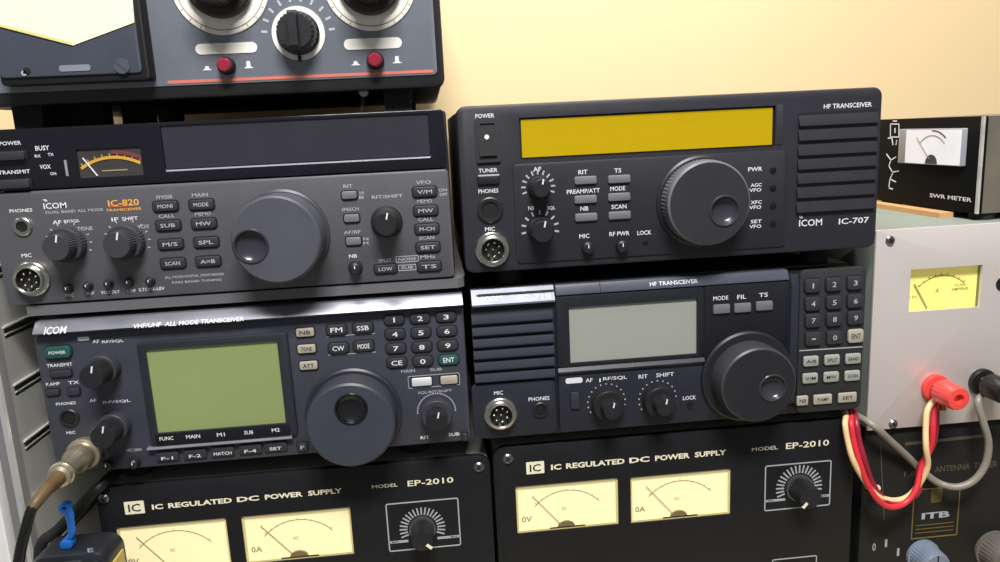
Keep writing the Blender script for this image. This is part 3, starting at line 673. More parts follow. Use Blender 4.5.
    mb = MB(); mb.lathe(x, z, [(11.5*k, d.y-1.3), (11.2*k, d.y-L+1), (10*k, d.y-L)], M['knob'], 60, (0, 1, .09)); d.part('grip', mb, kn)
    mb = MB(); pz = A['pt']; mb.bar((x+pz[0]*.5, z+pz[1]*.5), (x+pz[0]*1.1, z+pz[1]*1.1), 1.8, d.y-L-.2, d.y-L+.4, M['epink']); d.part('pointer', mb, kn)
    # lower half, mostly out of the picture: binding posts, switch and lamp
    if 'sub' in A:
        p0, _ = d.P(*A['sub'][0]); p1, pz1 = d.P(*A['sub'][1])
        d.let.frame(p0, p1, pz1-34, pz1, .7, d.y-.16, d.y, M['grey'], 1.2)
        mb = MB(); mb.plate((p0+p1)/2-6, (p0+p1)/2+6, pz1-24, pz1-8, d.y-3, d.y+.2, M['knob'], 1, .8); d.part('power_switch', mb)
    zb = z0+22
    for j, (mname, rgb) in enumerate((('post_red', (190, 30, 30)), ('post_black', (25, 25, 27)))):
        xx = x0+42+j*26; mb = MB(); mb.lathe(xx, zb, [(7, d.y+.2), (7, d.y-3), (4, d.y-3.5), (4, d.y-6), (6.5, d.y-6.5), (6.5, d.y-15), (4, d.y-17)], mat(mname, rgb, .35), 24); d.part('binding_post', mb)
    d.letters(); d.feet(22, 8, dy=20)
    return d
EPL = power_supply(-202.5, -188.6, 419.8, 130, 330-188.6-130, 'black power supply under the green-screen transceiver, beside the hand microphone', dict(
    screws=[(104, 498.5), (479, 467)], badge=(134.6, 507.5, 20, 14), title=((152, 507.5), (342, 490)), model=(384.8, 485.8), number=(430.5, 481.6),
    meters=[((116, 526.4), (226.4, 519.2), (231.5, 568), (122.5, 577), '0V'), ((240.8, 516.8), (350, 507), (354.3, 555.2), (246.5, 564), '0A')],
    vbox=((385.5, 503.6), (458.7, 497.6), (460.9, 545.6), (388.9, 551.6)), knob=(422.5, 528.5), pt=(4.8, -4.5)))
EPR = power_supply(26.3, -184.7, 419.8, 130, 330-184.7-130, 'black power supply under the pale-screen transceiver, with red and cream wires beside it', dict(
    screws=[(507.8, 458.8), (848, 431)], badge=(535.2, 467.6, 18, 12.6), title=((551, 467.4), (726, 452)), model=(764.8, 448.4), number=(807.5, 444.2), nw=43,
    meters=[((515, 486.3), (617.5, 478.7), (619.5, 525), (518, 533.6), '0V'), ((630, 477.5), (730.5, 468.8), (731, 515), (631.7, 523), '0A')],
    vbox=((764, 465.8), (831.5, 459.9), (830, 505), (765, 511.4)), knob=(799, 487.5), pt=(-4.4, -5.2), sub=((772, 560), (817, 555))))

# ================================================================== meter-fronted tuner on top of the left stack
TY = 419
rx, _ = P(443.5, 60, TY); _, zb = P(300, 93.5, TY); _, zt = P(300, -150, TY)
tl = -243.0
d = Dev('antenna_tuner', 'blue-grey tuner with a big cream meter and ivory dials atop the left stack', 'tuner', tl, zt, rx-tl, zt-zb, TY, 225, zb-13.6)
x0, x1, z0, z1 = d.x, d.x+d.W, d.z-d.H, d.z
mb = MB(); mb.plate(x0+1, x1-1, z0+.8, z1-.8, d.y+8, d.y+d.d, M['case'], 4, .5); d.part('case', mb)
mb = MB(); mb.plate(x0, x1, z0, z1, d.y-1.5, d.y+9, mat('tuner_bezel', (26, 26, 29), .5), 5, 1.6, 6); d.part('bezel', mb)
TP = mat('tuner_face', (112, 117, 127), .36, bump=.1, var=.2, scale=30)
ix1, iz0 = P(437.5, 76, TY); mb = MB(); mb.plate(x0+4, ix1, z0+6.5, z1-4, d.y-2.1, d.y, TP, 2.5, .3, 5); d.part('front_panel', mb)
d.y -= 2.1
# red line
mb = MB(); pa = d.P(168, 83.5); pb = d.P(433, 70); zz = (pa[1]+pb[1])/2; mb.bar((pa[0], zz), (pb[0], zz), 1.5, d.y-.2, d.y, mat('red_line', (205, 110, 92), .5)); d.part('trim_line', mb, None, 'thin red trim line')
CR = mat('ivory', (240, 236, 226), .5)
def big_dial(px, py, Ro, Ri):
    x, z = d.P(px, py); k = d.mm(px, py); mb = MB()
    mb.lathe(x, z, [(Ro*k, d.y+.2), (Ro*k, d.y-.5), (Ro*k-.3, d.y-.8)], CR, 72); p = d.part('dial', mb, None, 'ivory dial ring with a dark knob')
    mb = MB(); mb.ring(x, z, Ro*k*.89, Ro*k*.91, d.y-.9, d.y-.7, M['inkf'], 72)
    for i in range(21):
        a = radians(-60+i*15); mb.bar((x+Ro*k*.92*cos(a), z+Ro*k*.92*sin(a)), (x+Ro*k*.98*cos(a), z+Ro*k*.98*sin(a)), .4, d.y-.9, d.y-.7, M['inkf'])
    d.part('dial_scale', mb, p)
    mb = MB(); mb.lathe(x, z, [(Ri*k, d.y-.6), (Ri*k, d.y-4), (Ri*k*.93, d.y-5), (Ri*k*.72, d.y-5), (Ri*k*.68, d.y-22), (Ri*k*.6, d.y-23)], mat('brown_black_knob', (48, 42, 40), .4), 80, (3, 5, .04)); d.part('dial_knob', mb, p)
big_dial(220, -15, 49.5, 33.5); big_dial(369.5, -17, 46.5, 31.8)
x, z = d.P(298.5, 33.5); k = d.mm(298, 35); mb = MB(); mb.ring(x, z, 18*k, 26.5*k, d.y-.5, d.y+.1, CR, 60); sel = d.part('selector_ring', mb, None, 'white ring around the selector')
mb = MB(); mb.lathe(x, z, [(21.5*k, d.y+.1), (21.5*k, d.y-2), (20*k, d.y-3), (19*k, d.y-10), (17*k, d.y-12)], M['knob'], 48, (2, 4, .05)); kn = d.part('selector_knob', mb)
mb = MB(); bw = 4.2*k
mb.loft([[(x-bw, yy, z-19*k*s_), (x+bw, yy, z-19*k*s_), (x+bw, yy, z+19*k*s_), (x-bw, yy, z+19*k*s_)] for yy, s_ in ((d.y-11, 1), (d.y-17, .95), (d.y-18.5, .8))], M['knob']); d.part('grip_bar', mb, kn)
mb = MB(); mb.bar((x-.4, z-22*k), (x-.4, z-27.5*k), 1.6, d.y-2.4, d.y-.1, M['hole']); d.part('pointer', mb, kn)
d.ticks(298.5, 33.5, 31, 37, 5, 175, 10, 2.4, 'grey')
for i, (w, ang) in enumerate((('1', 158), ('2', 135), ('3', 45), ('4', 22))): pass
for (px, py, w, h), lt in (((226.5, 48.3, 62, 10.5), 'TRANSMITTER'), ((373, 43.6, 58, 10.5), 'ANTENNA')):
    q = d.rect(px, py, w, h); mb = MB(); mb.plate(q[0], q[1], q[2], q[3], d.y-.35, d.y+.05, CR, 2.6); d.part('label_strip', mb, None, 'blank white rounded label strip')
for px, py in ((227, 66), (375.5, 61)):
    x, z = d.P(px, py); mb = MB(); mb.lathe(x, z, [(4.6, d.y+.1), (4.6, d.y-1.6), (4.2, d.y-2), (4.0, d.y-5)], M['hole'], 28); bq = d.part('push_button', mb, None, 'red push button in a black collar')
    mb = MB(); mb.lathe(x, z, [(3.7, d.y-4.5), (3.6, d.y-6.4), (2.8, d.y-7.2)], mat('button_red', (140, 38, 58), .25), 28); d.part('button_cap', mb, bq)
    for s_, big in ((-22, 0), (24, 1)):
        X, Z = d.P(px+s_*.9, py-s_*.045+1); w = 2.6
        d.let.poly([(X-w, Z-1.2), (X+w, Z-1.2), (X+w*.4, Z-.3), (X+.9, Z+(2.4 if big else .9)), (X-.9, Z+(2.4 if big else .9)), (X-w*.4, Z-.3)], d.y-.2, d.y, M['white'])
# meter housing, proud of the panel
h0, _ = d.P(6, 60); h1, _ = d.P(154, 60); _, hz = d.P(90, 84)
MH = mat('meter_housing', (72, 77, 90), .4, bump=.1)
mb = MB(); mb.plate(h0, h1, hz, z1-6, d.y-9, d.y+.1, M['hole'], 2, 1.2); mh = d.part('power_meter', mb, None, 'large meter with a cream card in a dark housing')
mb = MB(); mb.plate(h0+1, h1-3.2, hz+3.6, z1-8, d.y-10.2, d.y-8.8, MH, 2, .8); d.part('meter_cover', mb, mh)
yy = d.y-10.2
card = [P(px, py, yy) for px, py in ((-9, 22), (1, 27), (73, 45.5), (134.5, 22.5), (128, -60), (-25, -60))]
mb = MB(); mb.poly(card, yy-.5, yy+.1, mat('bright_card', (250, 239, 190), .5, emit=.22, var=.03)); cd = d.part('meter_card', mb, mh, 'glowing cream card with a pointed lower edge')
mb = MB(); mb.loft([[(px, yy-e, pz) for px, pz in (card[a], card[a+1], (card[a+1][0], card[a+1][1]+1.4), (card[a][0], card[a][1]+1.4))] for e in (.7, .3) for a in (1,)], mat('card_rim', (214, 205, 130), .5)); d.part('card_edge', mb, cd)
q = P(75, 68, yy); mb = MB(); mb.plate(q[0]-7.5, q[0]+7.5, q[1]-1.5, q[1]+1.5, yy-.3, yy+.1, mat('label_grey', (122, 126, 138), .5), 1.2); d.part('name_plate', mb, mh, 'small blank grey plate')
q = P(122, 66, yy); mb = MB(); mb.lathe(q[0], q[1], [(3.8, yy+.1), (3.8, yy-.6)], MH, 24); mb.bar((q[0]-2.8, q[1]+2.6), (q[0]+2.8, q[1]-2.6), 1.3, yy-.8, yy-.5, M['steel']); d.part('adjusting_screw', mb, mh)
q = P(27, 71, yy); mb = MB(); mb.lathe(q[0], q[1], [(1.8, yy+.1), (1.6, yy-.5)], M['hole'], 18); mb.ring(q[0]-1.4, q[1]-1, .6, 1.3, yy-.5, yy, M['grey'], 14); d.part('meter_screw', mb, mh)
d.letters(); d.y += 2.1
for q0, q1, dy in ((-6, 102, 28), (121, 148, 50)):
    xa, _ = P(q0, 110, TY+dy); xb, _ = P(q1, 110, TY+dy); xa = max(xa, -226); mb = MB(); mb.box(xa, xb, TY+dy, TY+dy+14, 13.6, z0+.6, M['rubber']); d.part('gap_dark_block', mb)  # dark rubber blocks added to darken the gap under the tuner
# feet and a hanging wire end under it
for (px, dy) in ((397.5, 8), (397.5, 190), (26, 8), (52, 190)):
    x, _ = P(px, 98, TY+10); x = max(x, -218); zt_, zb_ = z0+.6, 13.6; mb = MB()
    mb.loft([[(x+a*7.5*s_, TY+dy+8+b*7.5, zz) for a, b in ((-1, -1), (1, -1), (1, 1), (-1, 1))] for zz, s_ in ((zt_, 1.0), (zb_, .92))], M['rubber']); d.part('foot', mb)
pa = P3(363, 93, TY+6); mb = MB(); mb.tube([pa, pa+Vector((-.6, 1, -4)), pa+Vector((-1.4, 1, -9.2))], 1.1, M['rubber']); mb.lathe(pa[0]+.5, pa[2]+.2, [(2.4, TY+3), (2.2, TY+9)], M['steel'], 16); d.part('wire_end', mb)
# ================================================================== bare metal meter box on the right
BX0, BX1, BZ0, BZ1, BY = 260.8, 440.0, -194.2, -67.3, 420.0
d = Dev('metal_power_supply', 'bare grey metal box with a yellow meter and a red binding post', 'power supply', BX0, BZ1, BX1-BX0, BZ1-BZ0, BY, 215, 0.6)
FM = mat('bare_aluminium', (214, 205, 201), .33, .25, var=.06, scale=14)
TM = mat('grey_green_paint', (132, 140, 132), .5, var=.1)
mb = MB(); mb.plate(BX0+.4, BX1-.4, BZ0+.4, BZ1-1.2, BY+1.6, BY+215, TM, 1.5, .3); d.part('case', mb, None, 'grey-green painted case')
mb = MB(); mb.plate(BX0, BX1, BZ0, BZ1-.8, BY, BY+1.8, FM, .8, .3); fp = d.part('front_panel', mb)
a0, a1, b0, b1 = d.avg((910.5, 269), (982, 265.5), (980.5, 308), (909.3, 311))
mb = MB(); mb.plate(a0, a1, b0, b1, BY-2, BY+12, FM); cut(fp, mb, d.o)
cs = [o for o in d.root.children if o.name.startswith('case')][0]
mb = MB(); mb.plate(a0-1, a1+1, b0-1, b1+1, BY-1, BY+9, TM); cut(cs, mb, d.o)
mb = MB(); mb.plate(a0-.8, a1+.8, b0-.8, b1+.8, BY+5, BY+7, mat('yellow_card', (246, 232, 130), .6, emit=.25, var=.04)); mm = d.part('panel_meter', mb, None, 'yellow meter card set back in a cut-out')
cx = (a0+a1)/2+1; w = a1-a0; h = b1-b0; mb = MB(); R = h*.8
mb.ring(cx, b0-1, R, R+.5, BY+4.8, BY+5.1, M['inkf'], 24, radians(48), radians(135))
for j in range(9):
    a = radians(50+j*10.5); mb.bar((cx+R*cos(a), b0-1+R*sin(a)), (cx+(R+1.6)*cos(a), b0-1+(R+1.6)*sin(a)), .4, BY+4.8, BY+5.1, M['inkf'])
text(mb, 'CLASS', a0+w*.78, b0+h*.52, 7, 1.6, BY+4.9, M['inkf']); text(mb, 'AMPERES', a0+w*.78, b0+h*.42, 11, 1.6, BY+4.9, M['inkf']); text(mb, 'V DC', a0+w*.12, b0+h*.3, 6, 1.7, BY+4.9, M['inkf']); text(mb, 'A', a0+w*.46, b0+h*.42, 2.4, 3, BY+4.9, M['inkf'])
d.part('scale', mb, mm)
mb = MB(); mb.bar((a0+w*.32, b0+.4), (a0+w*.12, b0+h*.62), .6, BY+4, BY+4.3, M['inkf']); d.part('needle', mb, mm)
d.screw(890, 240.5, 4.6); d.screw(1012, 238, 4.6); d.screw(893, 424, 4.4)
x, z = d.P(1000, 284); mb = MB(); mb.disc(x+1.5, z, 4.2, BY-.6, BY+.1, M['hole']); d.part('toggle_hole', mb)
RP = mat('post_red_plastic', (238, 78, 72), .25, coat=.3); BP = mat('post_black_plastic', (30, 30, 32), .3)
for (px, py, pm, nm) in ((934, 387, RP, 'red binding post'), (981, 381.5, BP, 'black binding post')):
    x, z = d.P(px, py); mb = MB()
    mb.lathe(x, z, [(8.6, BY+.1), (8.6, BY-2.4), (7.8, BY-3), (4.2, BY-3.2), (4.2, BY-7), (7.4, BY-7.4), (7.8, BY-9), (7.4, BY-21), (6.6, BY-22.6), (3.2, BY-22.8), (2.8, BY-19)], pm, 40, (5, 7, .05)); bpst = d.part('binding_post', mb, None, nm)
    mb = MB(); mb.lathe(x, z, [(2.4, BY-3), (2.4, BY-6.8)], M['steel'], 18); mb.ring(x, z, 2.6, 5, BY-4.6, BY-4, M['steel'], 24); d.part('terminal_ring', mb, bpst)
d.letters()

# ================================================================== meter turned sideways on the box
zt_ = BZ1-1.2; MX, MY0, MY1, MZ0, MZ1 = 334.0, 434.0, 546.0, zt_+4.5, zt_+63.5
o = Vector((MX+50, (MY0+MY1)/2, zt_))
root = bpy.data.objects.new('standing_wave_meter', None); COL.objects.link(root); root.location = W3(o); tag(root, 'small black meter with a white scale, turned sideways on the grey metal box', 'meter')
CM = mat('worn_grey_brown', (112, 106, 94), .45, .1, var=.35, scale=40)
def side(mb): return [(x, y, z) for x, y, z in mb.v]
def splate(mb, y0, y1, z0, z1, xf, xb, m, r=0, bev=0):      # plate facing left (towards -x)
    t = MB(); t.plate(-y1, -y0, z0, z1, xf, xb, m, r, bev); mb.add([(y, -x, z) for x, y, z in t.v], t.f, m)
mb = MB(); mb.box(MX+3, MX+92, MY0+.6, MY1-.6, MZ0, MZ1, CM); mb.build('case', root, o, 'worn grey-brown case')
mb = MB(); splate(mb, MY0, MY1, MZ0-.2, MZ1+.2, MX, MX+3.2, mat('face_black', (16, 17, 19), .6, bump=.1, spec=.08), .8, .4); FPM = mb
mb = MB(); mb.box(MX-.3, MX+1.2, MY0-.3, MY0+1.6, MZ0, MZ1, mat('scuffed_edge', (178, 176, 170), .6, var=.4, scale=120)); mb.build('scuffed_edge', root, o, 'scuffed pale corner edge')
ya, za = PX(968, 128, MX)[1:]; yb, zb_ = PX(903.5, 126.7, MX)[1:]; _, zc = PX(910, 163, MX)[1:]
zb2 = PX(966.7, 166.7, MX)[2]; zl = (zc+zb2)/2; zh = za
mb = MB(); splate(mb, ya, yb, zl, zh, MX-3.2, MX+.2, mat('meter_lens', (150, 152, 160), .3), .8, .6); pm_ = mb.build('panel_meter', root, o, 'clear-edged meter with a white card')
yc = PX(910.7, 140, MX)[1]; mb = MB(); splate(mb, ya+1, yc, zl+.6, zh-.8, MX-3.5, MX-3, mat('white_card', (236, 238, 248), .5, emit=.1)); mb.build('card', pm_, o)
mb = MB(); cy = (ya+yc)/2
def sarc(mb, cy, cz, r0, r1, a0, a1, m, n=18):
    t = MB(); t.ring(-cy, cz, r0, r1, MX-3.7, MX-3.45, m, n, a0, a1); mb.add([(y, -x, z) for x, y, z in t.v], t.f, m)
sarc(mb, cy, zl+2, 17, 17.5, radians(45), radians(135), M['inkf']); sarc(mb, cy, zl+2, 20, 20.7, radians(50), radians(92), M['ink'])
mb.build('scale', pm_, o)
mb = MB(); sarc(mb, cy, zl+.8, .2, 6, 0, pi, mat('hub_grey', (70, 72, 80), .4), 16); mb.build('needle_hub', pm_, o)
mb = MB(); t = MB(); t.bar((-cy-2, zl+4), (-cy-16, zl+18), .5, MX-3.9, MX-3.7, M['inkf']); mb.add([(y, -x, z) for x, y, z in t.v], t.f, M['inkf']); mb.build('needle', pm_, o)
def stext(mb, s, y, z, w, h, m):
    V, F = glyphs(s); mb.add([(MX-.12, y-a*w, z+c*h) for a, c in V], F, m)
mb = FPM; stext(mb, 'SWR METER', *PX(950, 197.5, MX)[1:], 40, 2.6, M['white'])
def smark(pts, w):
    for a, b in zip(pts, pts[1:]):
        A, B = PX(*a, MX), PX(*b, MX); t = MB(); t.bar((-A[1], A[2]), (-B[1], B[2]), w, MX-.15, MX, M['white']); mb.add([(y, -x, z) for x, y, z in t.v], t.f, M['white'])
smark([(890.5, 124), (899, 124), (899, 137), (890.5, 137), (890.5, 124)], 0.81); smark([(893, 121), (897, 121)], 0.87); smark([(895, 128), (895, 133)], 0.99); smark([(888, 138), (892, 138), (893, 145)], 0.99); smark([(897, 140), (896, 145)], 0.99)
smark([(886.5, 154), (891, 160), (889, 166), (893, 173), (890, 179), (889, 187)], 0.93); smark([(891, 160), (896, 157)], 0.81); smark([(892, 172), (899, 171)], 0.81); smark([(890, 179), (896, 182)], 0.81); smark([(889, 188), (893, 189)], 0.87)
mb.build('front_panel', root, o)
for fx in (MX+10, MX+82):
    for fy in (MY0+9, MY1-10):
        mb = MB(); n = 18; mb.loft([[(fx+q*cos(2*pi*i/n), fy+q*sin(2*pi*i/n), zz) for i in range(n)] for q, zz in ((7, zt_), (7.5, zt_+4.7))], M['rubber']); mb.build('foot', root, o)
mb = MB(); o = Vector((MX+2, 505, zt_)); mb.loft([[(xx, yy, zz) for xx, zz in ((MX-9, zt_), (MX+1, zt_), (MX+1, zt_+3.4), (MX-9, zt_+3.4))] for yy in (456, 566)], mat('raw_wood', (202, 158, 108), .65, var=.25, scale=45))
s_ = mb.build('wooden_strip', None, o); s_.location = W3(o); tag(s_, 'thin raw wood strip lying along the sideways meter on the metal box', 'wood strip')

# ================================================================== black box under the metal box
d = Dev('black_tuner_box', 'black box with a gold-framed emblem under the bare metal box', 'tuner', 261.5, BZ0-.6, 175, 124, 424, 190, EYE+BZ0-.6-124 if False else 330+BZ0-.6-124)
mb = MB(); mb.plate(d.x, d.x+d.W, d.z-d.H, d.z-.2, d.y+2, d.y+d.d, M['ep'], 2, .6); d.part('case', mb)
mb = MB(); mb.plate(d.x, d.x+d.W, d.z-d.H, d.z, d.y-.5, d.y+2.2, mat('box_front', (34, 34, 33), .5, var=.35, scale=35, spec=.2), 2, .5); d.part('front_panel', mb); d.y -= .5
M['fg'] = mat('faint_print', (84, 76, 60), .6); d.line((880.5, 446), (884, 520), .8, 'fg'); d.line((905, 444), (985, 435.5), 3, 'fg')
GD = mat('old_gold', (136, 118, 68), .45, .4)
e0, e1, f0, f1 = d.avg((913, 489), (960, 486), (957, 535), (911, 539)); mb = MB(); mb.frame(e0, e1, f0, f1, .7, d.y-.4, d.y+.1, GD, .6); em = d.part('emblem_plate', mb, None, 'gold outlined emblem plate')
k = d.mm(937, 505); mb = MB(); cx = (e0+e1)/2
for dz in (0, 3, 6): mb.bar((e0+3, f0+4+dz*.9), (e1-3, f0+4+dz*.9), .35, d.y-.3, d.y, GD)
x, z = d.P(936, 496); mb.poly([(x-3.6, z-4.4), (x+3.6, z-4.4), (x+4, z+5), (x-4, z+5)], d.y-.4, d.y, mat('dim_gold', (92, 82, 46), .5, .3)); d.part('emblem_lines', mb, em)
mb = MB(); x, z = d.P(935.5, 514.8); text(mb, 'ITB', x, z, 28*k, 6.4*k, d.y-.3, M['grey'], 1); d.part('emblem_letters', mb, em)
FG = M['fg'] = mat('faint_print', (84, 76, 60), .6); d.txt('ANTENNA  TUNER', 966, 466.5, 62, 6, 'fg'); d.txt('1.8-30', 917, 473, 26, 5, 'fg')
for px, py in ((874, 547), (886, 543), (898, 552)): d.txt('0' if px == 874 else '1', px, py, 3.4, 8, 'grey')
x, z = d.P(868.5, 484); mb = MB(); mb.lathe(x, z, [(3.4, d.y+.1), (3.4, d.y-1.6), (2.2, d.y-2)], M['steel'], 24); tg = d.part('toggle_switch', mb)
mb = MB(); mb.tube([(x, d.y-1, z), (x+.3, d.y-5, z+.6), (x+.4, d.y-9, z+1.4)], [1.4, 1.9, 2.2], mat('toggle_white', (222, 218, 208), .35), 14); d.part('lever', mb, tg)
for (px, py, R, mname, rgb) in ((925, 562, 14.5, 'blue_grey_knob', (120, 132, 150)), (996, 556, 17, 'warm_grey_knob', (104, 98, 92))):
    x, z = d.P(px-3, py-7); k = d.mm(px, py); mb = MB(); mb.lathe(x, z, [(R*k*1.1, d.y+.1), (R*k*1.1, d.y-2), (R*k, d.y-2.4), (R*k*.95, d.y-14), (R*k*.85, d.y-15.5)], mat(mname, rgb, .4), 60, (2, 3, .05)); kn = d.part('tuning_knob', mb)
    mb = MB(); mb.bar((x, z+R*k*.2), (x, z+R*k*.85), .9, d.y-15.7, d.y-15.3, M['hole']); d.part('pointer', mb, kn)
d.letters(); d.feet(14, 7, dy=16)

# ================================================================== louvred cabinet at the left edge
RX = -238.0; o = Vector((-330, 520, -EYE))
root = bpy.data.objects.new('metal_cabinet', None); COL.objects.link(root); root.location = W3(o); tag(root, 'grey metal cabinet with slanted side louvres at the left edge', 'cabinet')
RS = mat('cabinet_side', (200, 199, 192), .45, .1, var=.06, scale=10); RB = mat('cabinet_trim', (206, 206, 205), .3, .5)
mb = MB(); mb.box(-420, RX, 419, 640, -EYE, 0, RS); sh = mb.build('shell', root, o)
mb = MB(); LZ = [-60.5-33.2*i for i in range(8)]
for z in LZ: mb.box(RX-5, RX+1, 424, 560, z-5.0, z+1.6, mat('slot_grey', (150, 150, 148), .6))
cut(sh, mb, o)
for z in LZ:
    mb = MB(); mb.loft([[(RX-4.2, yy, z-4.9), (RX-3.4, yy, z-4.9), (RX+.5, yy, z-2.6), (RX+.5, yy, z-2.0), (RX-.4, yy, z-1.9)] for yy in (424.1, 559.9)], RS); mb.build('louvre', root, o)
    mb = MB(); mb.box(RX-.2, RX+1.2, 423, 561, z+1.6, z+2.5, RS); mb.build('louvre_lip', root, o)
mb = MB(); mb.loft([[(RX-3.2, 412, zz), (RX-.6, 411.6, zz), (RX+.4, 413, zz), (RX+.4, 419.3, zz), (RX-3.2, 419.3, zz)] for zz in (-EYE, 0)], RB); mb.build('edge_trim', root, o, 'bright silver edge trim')
mb = MB(); mb.box(-420, RX-3.1, 415.5, 419.2, -EYE, 0, mat('cabinet_shadow_strip', (112, 112, 112), .5)); mb.build('front_frame', root, o)  # shade of the gap beside the door is put into this grey
mb = MB(); mb.plate(-418, RX-9.5, -EYE+8, -4, 408, 415.6, mat('cabinet_door', (232, 232, 230), .4, var=.03), 2, 1); dr = mb.build('door', root, o, 'white door')
mb = MB(); mb.plate(-330, -318, -120, -60, 400, 408.2, RB, 3, 1.5); mb.build('handle', dr, o)

# ================================================================== leads
def lead(name, label, cat, base, group=None):
    r = bpy.data.objects.new(name, None); COL.objects.link(r); r.location = W3(base); tag(r, label, cat, group); return r, Vector(base)
# microphone plug on the green-screen transceiver
PY = 427.6*.969; cx, cz = P(88, 450, PY)
r_, o = lead('microphone_lead', 'silver microphone plug with a brown sleeve and black lead, in the green-screen transceiver', 'cable', (cx, PY-20, cz))
NK = mat('worn_nickel', (206, 194, 172), .3, .85, var=.15, scale=90)
mb = MB(); mb.lathe(cx, cz, [(8.2, PY-.4), (8.2, PY-2), (9.0, PY-2.6), (9.2, PY-6.4), (8.6, PY-7.2), (7.6, PY-7.6), (7.6, PY-9)], NK, 72, (2, 3, .035)); mb.build('coupling_nut', r_, o)
mb = MB(); mb.lathe(cx, cz, [(7.5, PY-8.8), (7.5, PY-15), (6.6, PY-17), (5.4, PY-22), (5.2, PY-28)], NK, 48); mb.build('plug_body', r_, o)
mb = MB(); mb.lathe(cx, cz, [(5.3, PY-27.6), (6.6, PY-28.2), (6.7, PY-31), (6.0, PY-32), (5.8, PY-34), (4.2, PY-35)], NK, 48, (1, 2, .03)); mb.build('clamp_ring', r_, o)
s0 = Vector((cx, PY-34.5, cz)); pts = spline([s0, s0+Vector((0, -7, -.6)), P3(47, 489, 367), P3(38, 500, 360), P3(32.5, 508, 357)], 8); n = len(pts)
mb = MB(); mb.tube(pts, [4.0-1.3*i/(n-1) for i in range(n)], mat('brown_sleeve', (94, 74, 48), .5, var=.2), 16); mb.build('strain_relief', r_, o, 'brown rubber sleeve')
pts = spline([P3(34, 505.5, 358), P3(31, 511, 356.5), P3(26, 528, 354), P3(21, 548, 353), P3(17, 575, 353), P3(14, 610, 353), P3(30, 700, 350), Vector((-200, 340, -327.4)), Vector((-150, 310, -327.4))], 8)
pts = [Vector((p.x, p.y, max(p.z, -327.4))) for p in pts]
mb = MB(); mb.tube(pts, 2.6, mat('black_lead', (20, 20, 21), .3), 14); mb.build('lead', r_, o)
# thick black lead behind it
pts = spline([Vector((-188, 470, -182.6)), Vector((-192, 436, -182.6)), P3(103, 484, 418), P3(92, 494, 414), P3(75, 512, 412), P3(58, 530, 411), P3(40, 549, 409), Vector((-233.4, 408, -250)), Vector((-233.4, 408, -290)), Vector((-233, 404, -326.8))], 8)
mb = MB(); o = Vector((-228, 380, -330)); mb.tube(pts, 3.1, mat('black_lead_matt', (24, 24, 25), .5), 14); b = mb.build('power_lead', None, o); b.location = W3(o); tag(b, 'thick matt black lead slanting down behind the silver microphone plug', 'cable')
# hand microphone and clip
hx0, hx1, hy0, hy1, hz1 = -226.0, -183.8, 380, 404, -207.6; o = Vector(((hx0+hx1)/2, 392, -EYE))
root = bpy.data.objects.new('hand_microphone', None); COL.objects.link(root); root.location = W3(o); tag(root, 'black hand microphone at the bottom left, in front of the power supply', 'microphone')
HM = mat('microphone_black', (34, 36, 40), .35, bump=.1)
mb = MB(); mb.plate(hx0+2, hx1, -292, hz1, hy0+2, hy1, HM, 8, 3, 6); mb.build('body', root, o)
mb = MB(); mb.plate(hx0+5, hx1-12, -280, hz1-3.2, hy0, hy0+3.2, mat('microphone_grille', (44, 46, 52), .4), 3, 1); gr = mb.build('grille', root, o)
mb = MB()
for i in range(6): mb.box(hx0+8, hx1-15, hy0-.1, hy0+1, hz1-16-i*5, hz1-14-i*5, M['hole'])
mb.build('slots', gr, o)
x, z = P(92, 553.5, hy0); mb = MB(); text(mb, 'E', x-1.4, z+1, 3.0, 2.4, hy0+1.8, mat('pale_blue_print', (150, 172, 190), .5)); mb.plate(hx1-11, hx1-4, hz1-12, hz1-5, hy0+.9, hy0+2.3, mat('microphone_grille', (0, 0, 0)), 1.2, .5); mb.build('up_button', root, o)
mb = MB(); mb.plate(hx1-1, hx1+.9, -262, hz1-9, hy0+6, hy1-4, mat('yellowed_trim', (188, 168, 96), .5), .6, .3); mb.build('side_bar', root, o, 'yellowed side bar')
mb = MB(); mb.loft([[(hx0+4-e, hy0-6-e, zz), (hx1-4+e, hy0-6-e, zz), (hx1-4+e, hy1+1, zz), (hx0+4-e, hy1+1, zz)] for zz, e in ((-EYE, 2), (-EYE+8, 1.5), (-EYE+12, 0), (-290, -4))], HM); mb.build('stand', root, o)
BL = mat('blue_plastic', (38, 116, 214), .35)
bx, bz = P(66, 508, 391); zt2 = hz1; o = Vector((bx, 391, zt2)); root = bpy.data.objects.new('cable_clip', None); COL.objects.link(root); root.location = W3(o); tag(root, 'bright blue plastic clip standing on the hand microphone', 'clip')
mb = MB(); zz1 = bz+1.8
mb.tube(spline([(bx-2.2, 391, zt2+1.8), (bx-1.4, 391, zt2+4.5), (bx+.8, 391, zt2+8), (bx+1.2, 391, zz1-7), (bx+.6, 391, zz1-1.8)], 6), [2.6]*6+[1.9]*12+[2.3]*7, BL, 14); mb.build('arm', root, o)
mb = MB(); mb.plate(bx-5.2, bx+1.0, zt2+.02, zt2+4.6, 388.2, 394, BL, 1.6, .6); mb.build('jaw', root, o)
mb = MB(); mb.ring(bx, zz1-1.2, 1.2, 2.9, 389, 393, BL, 24); mb.build('eye', root, o)
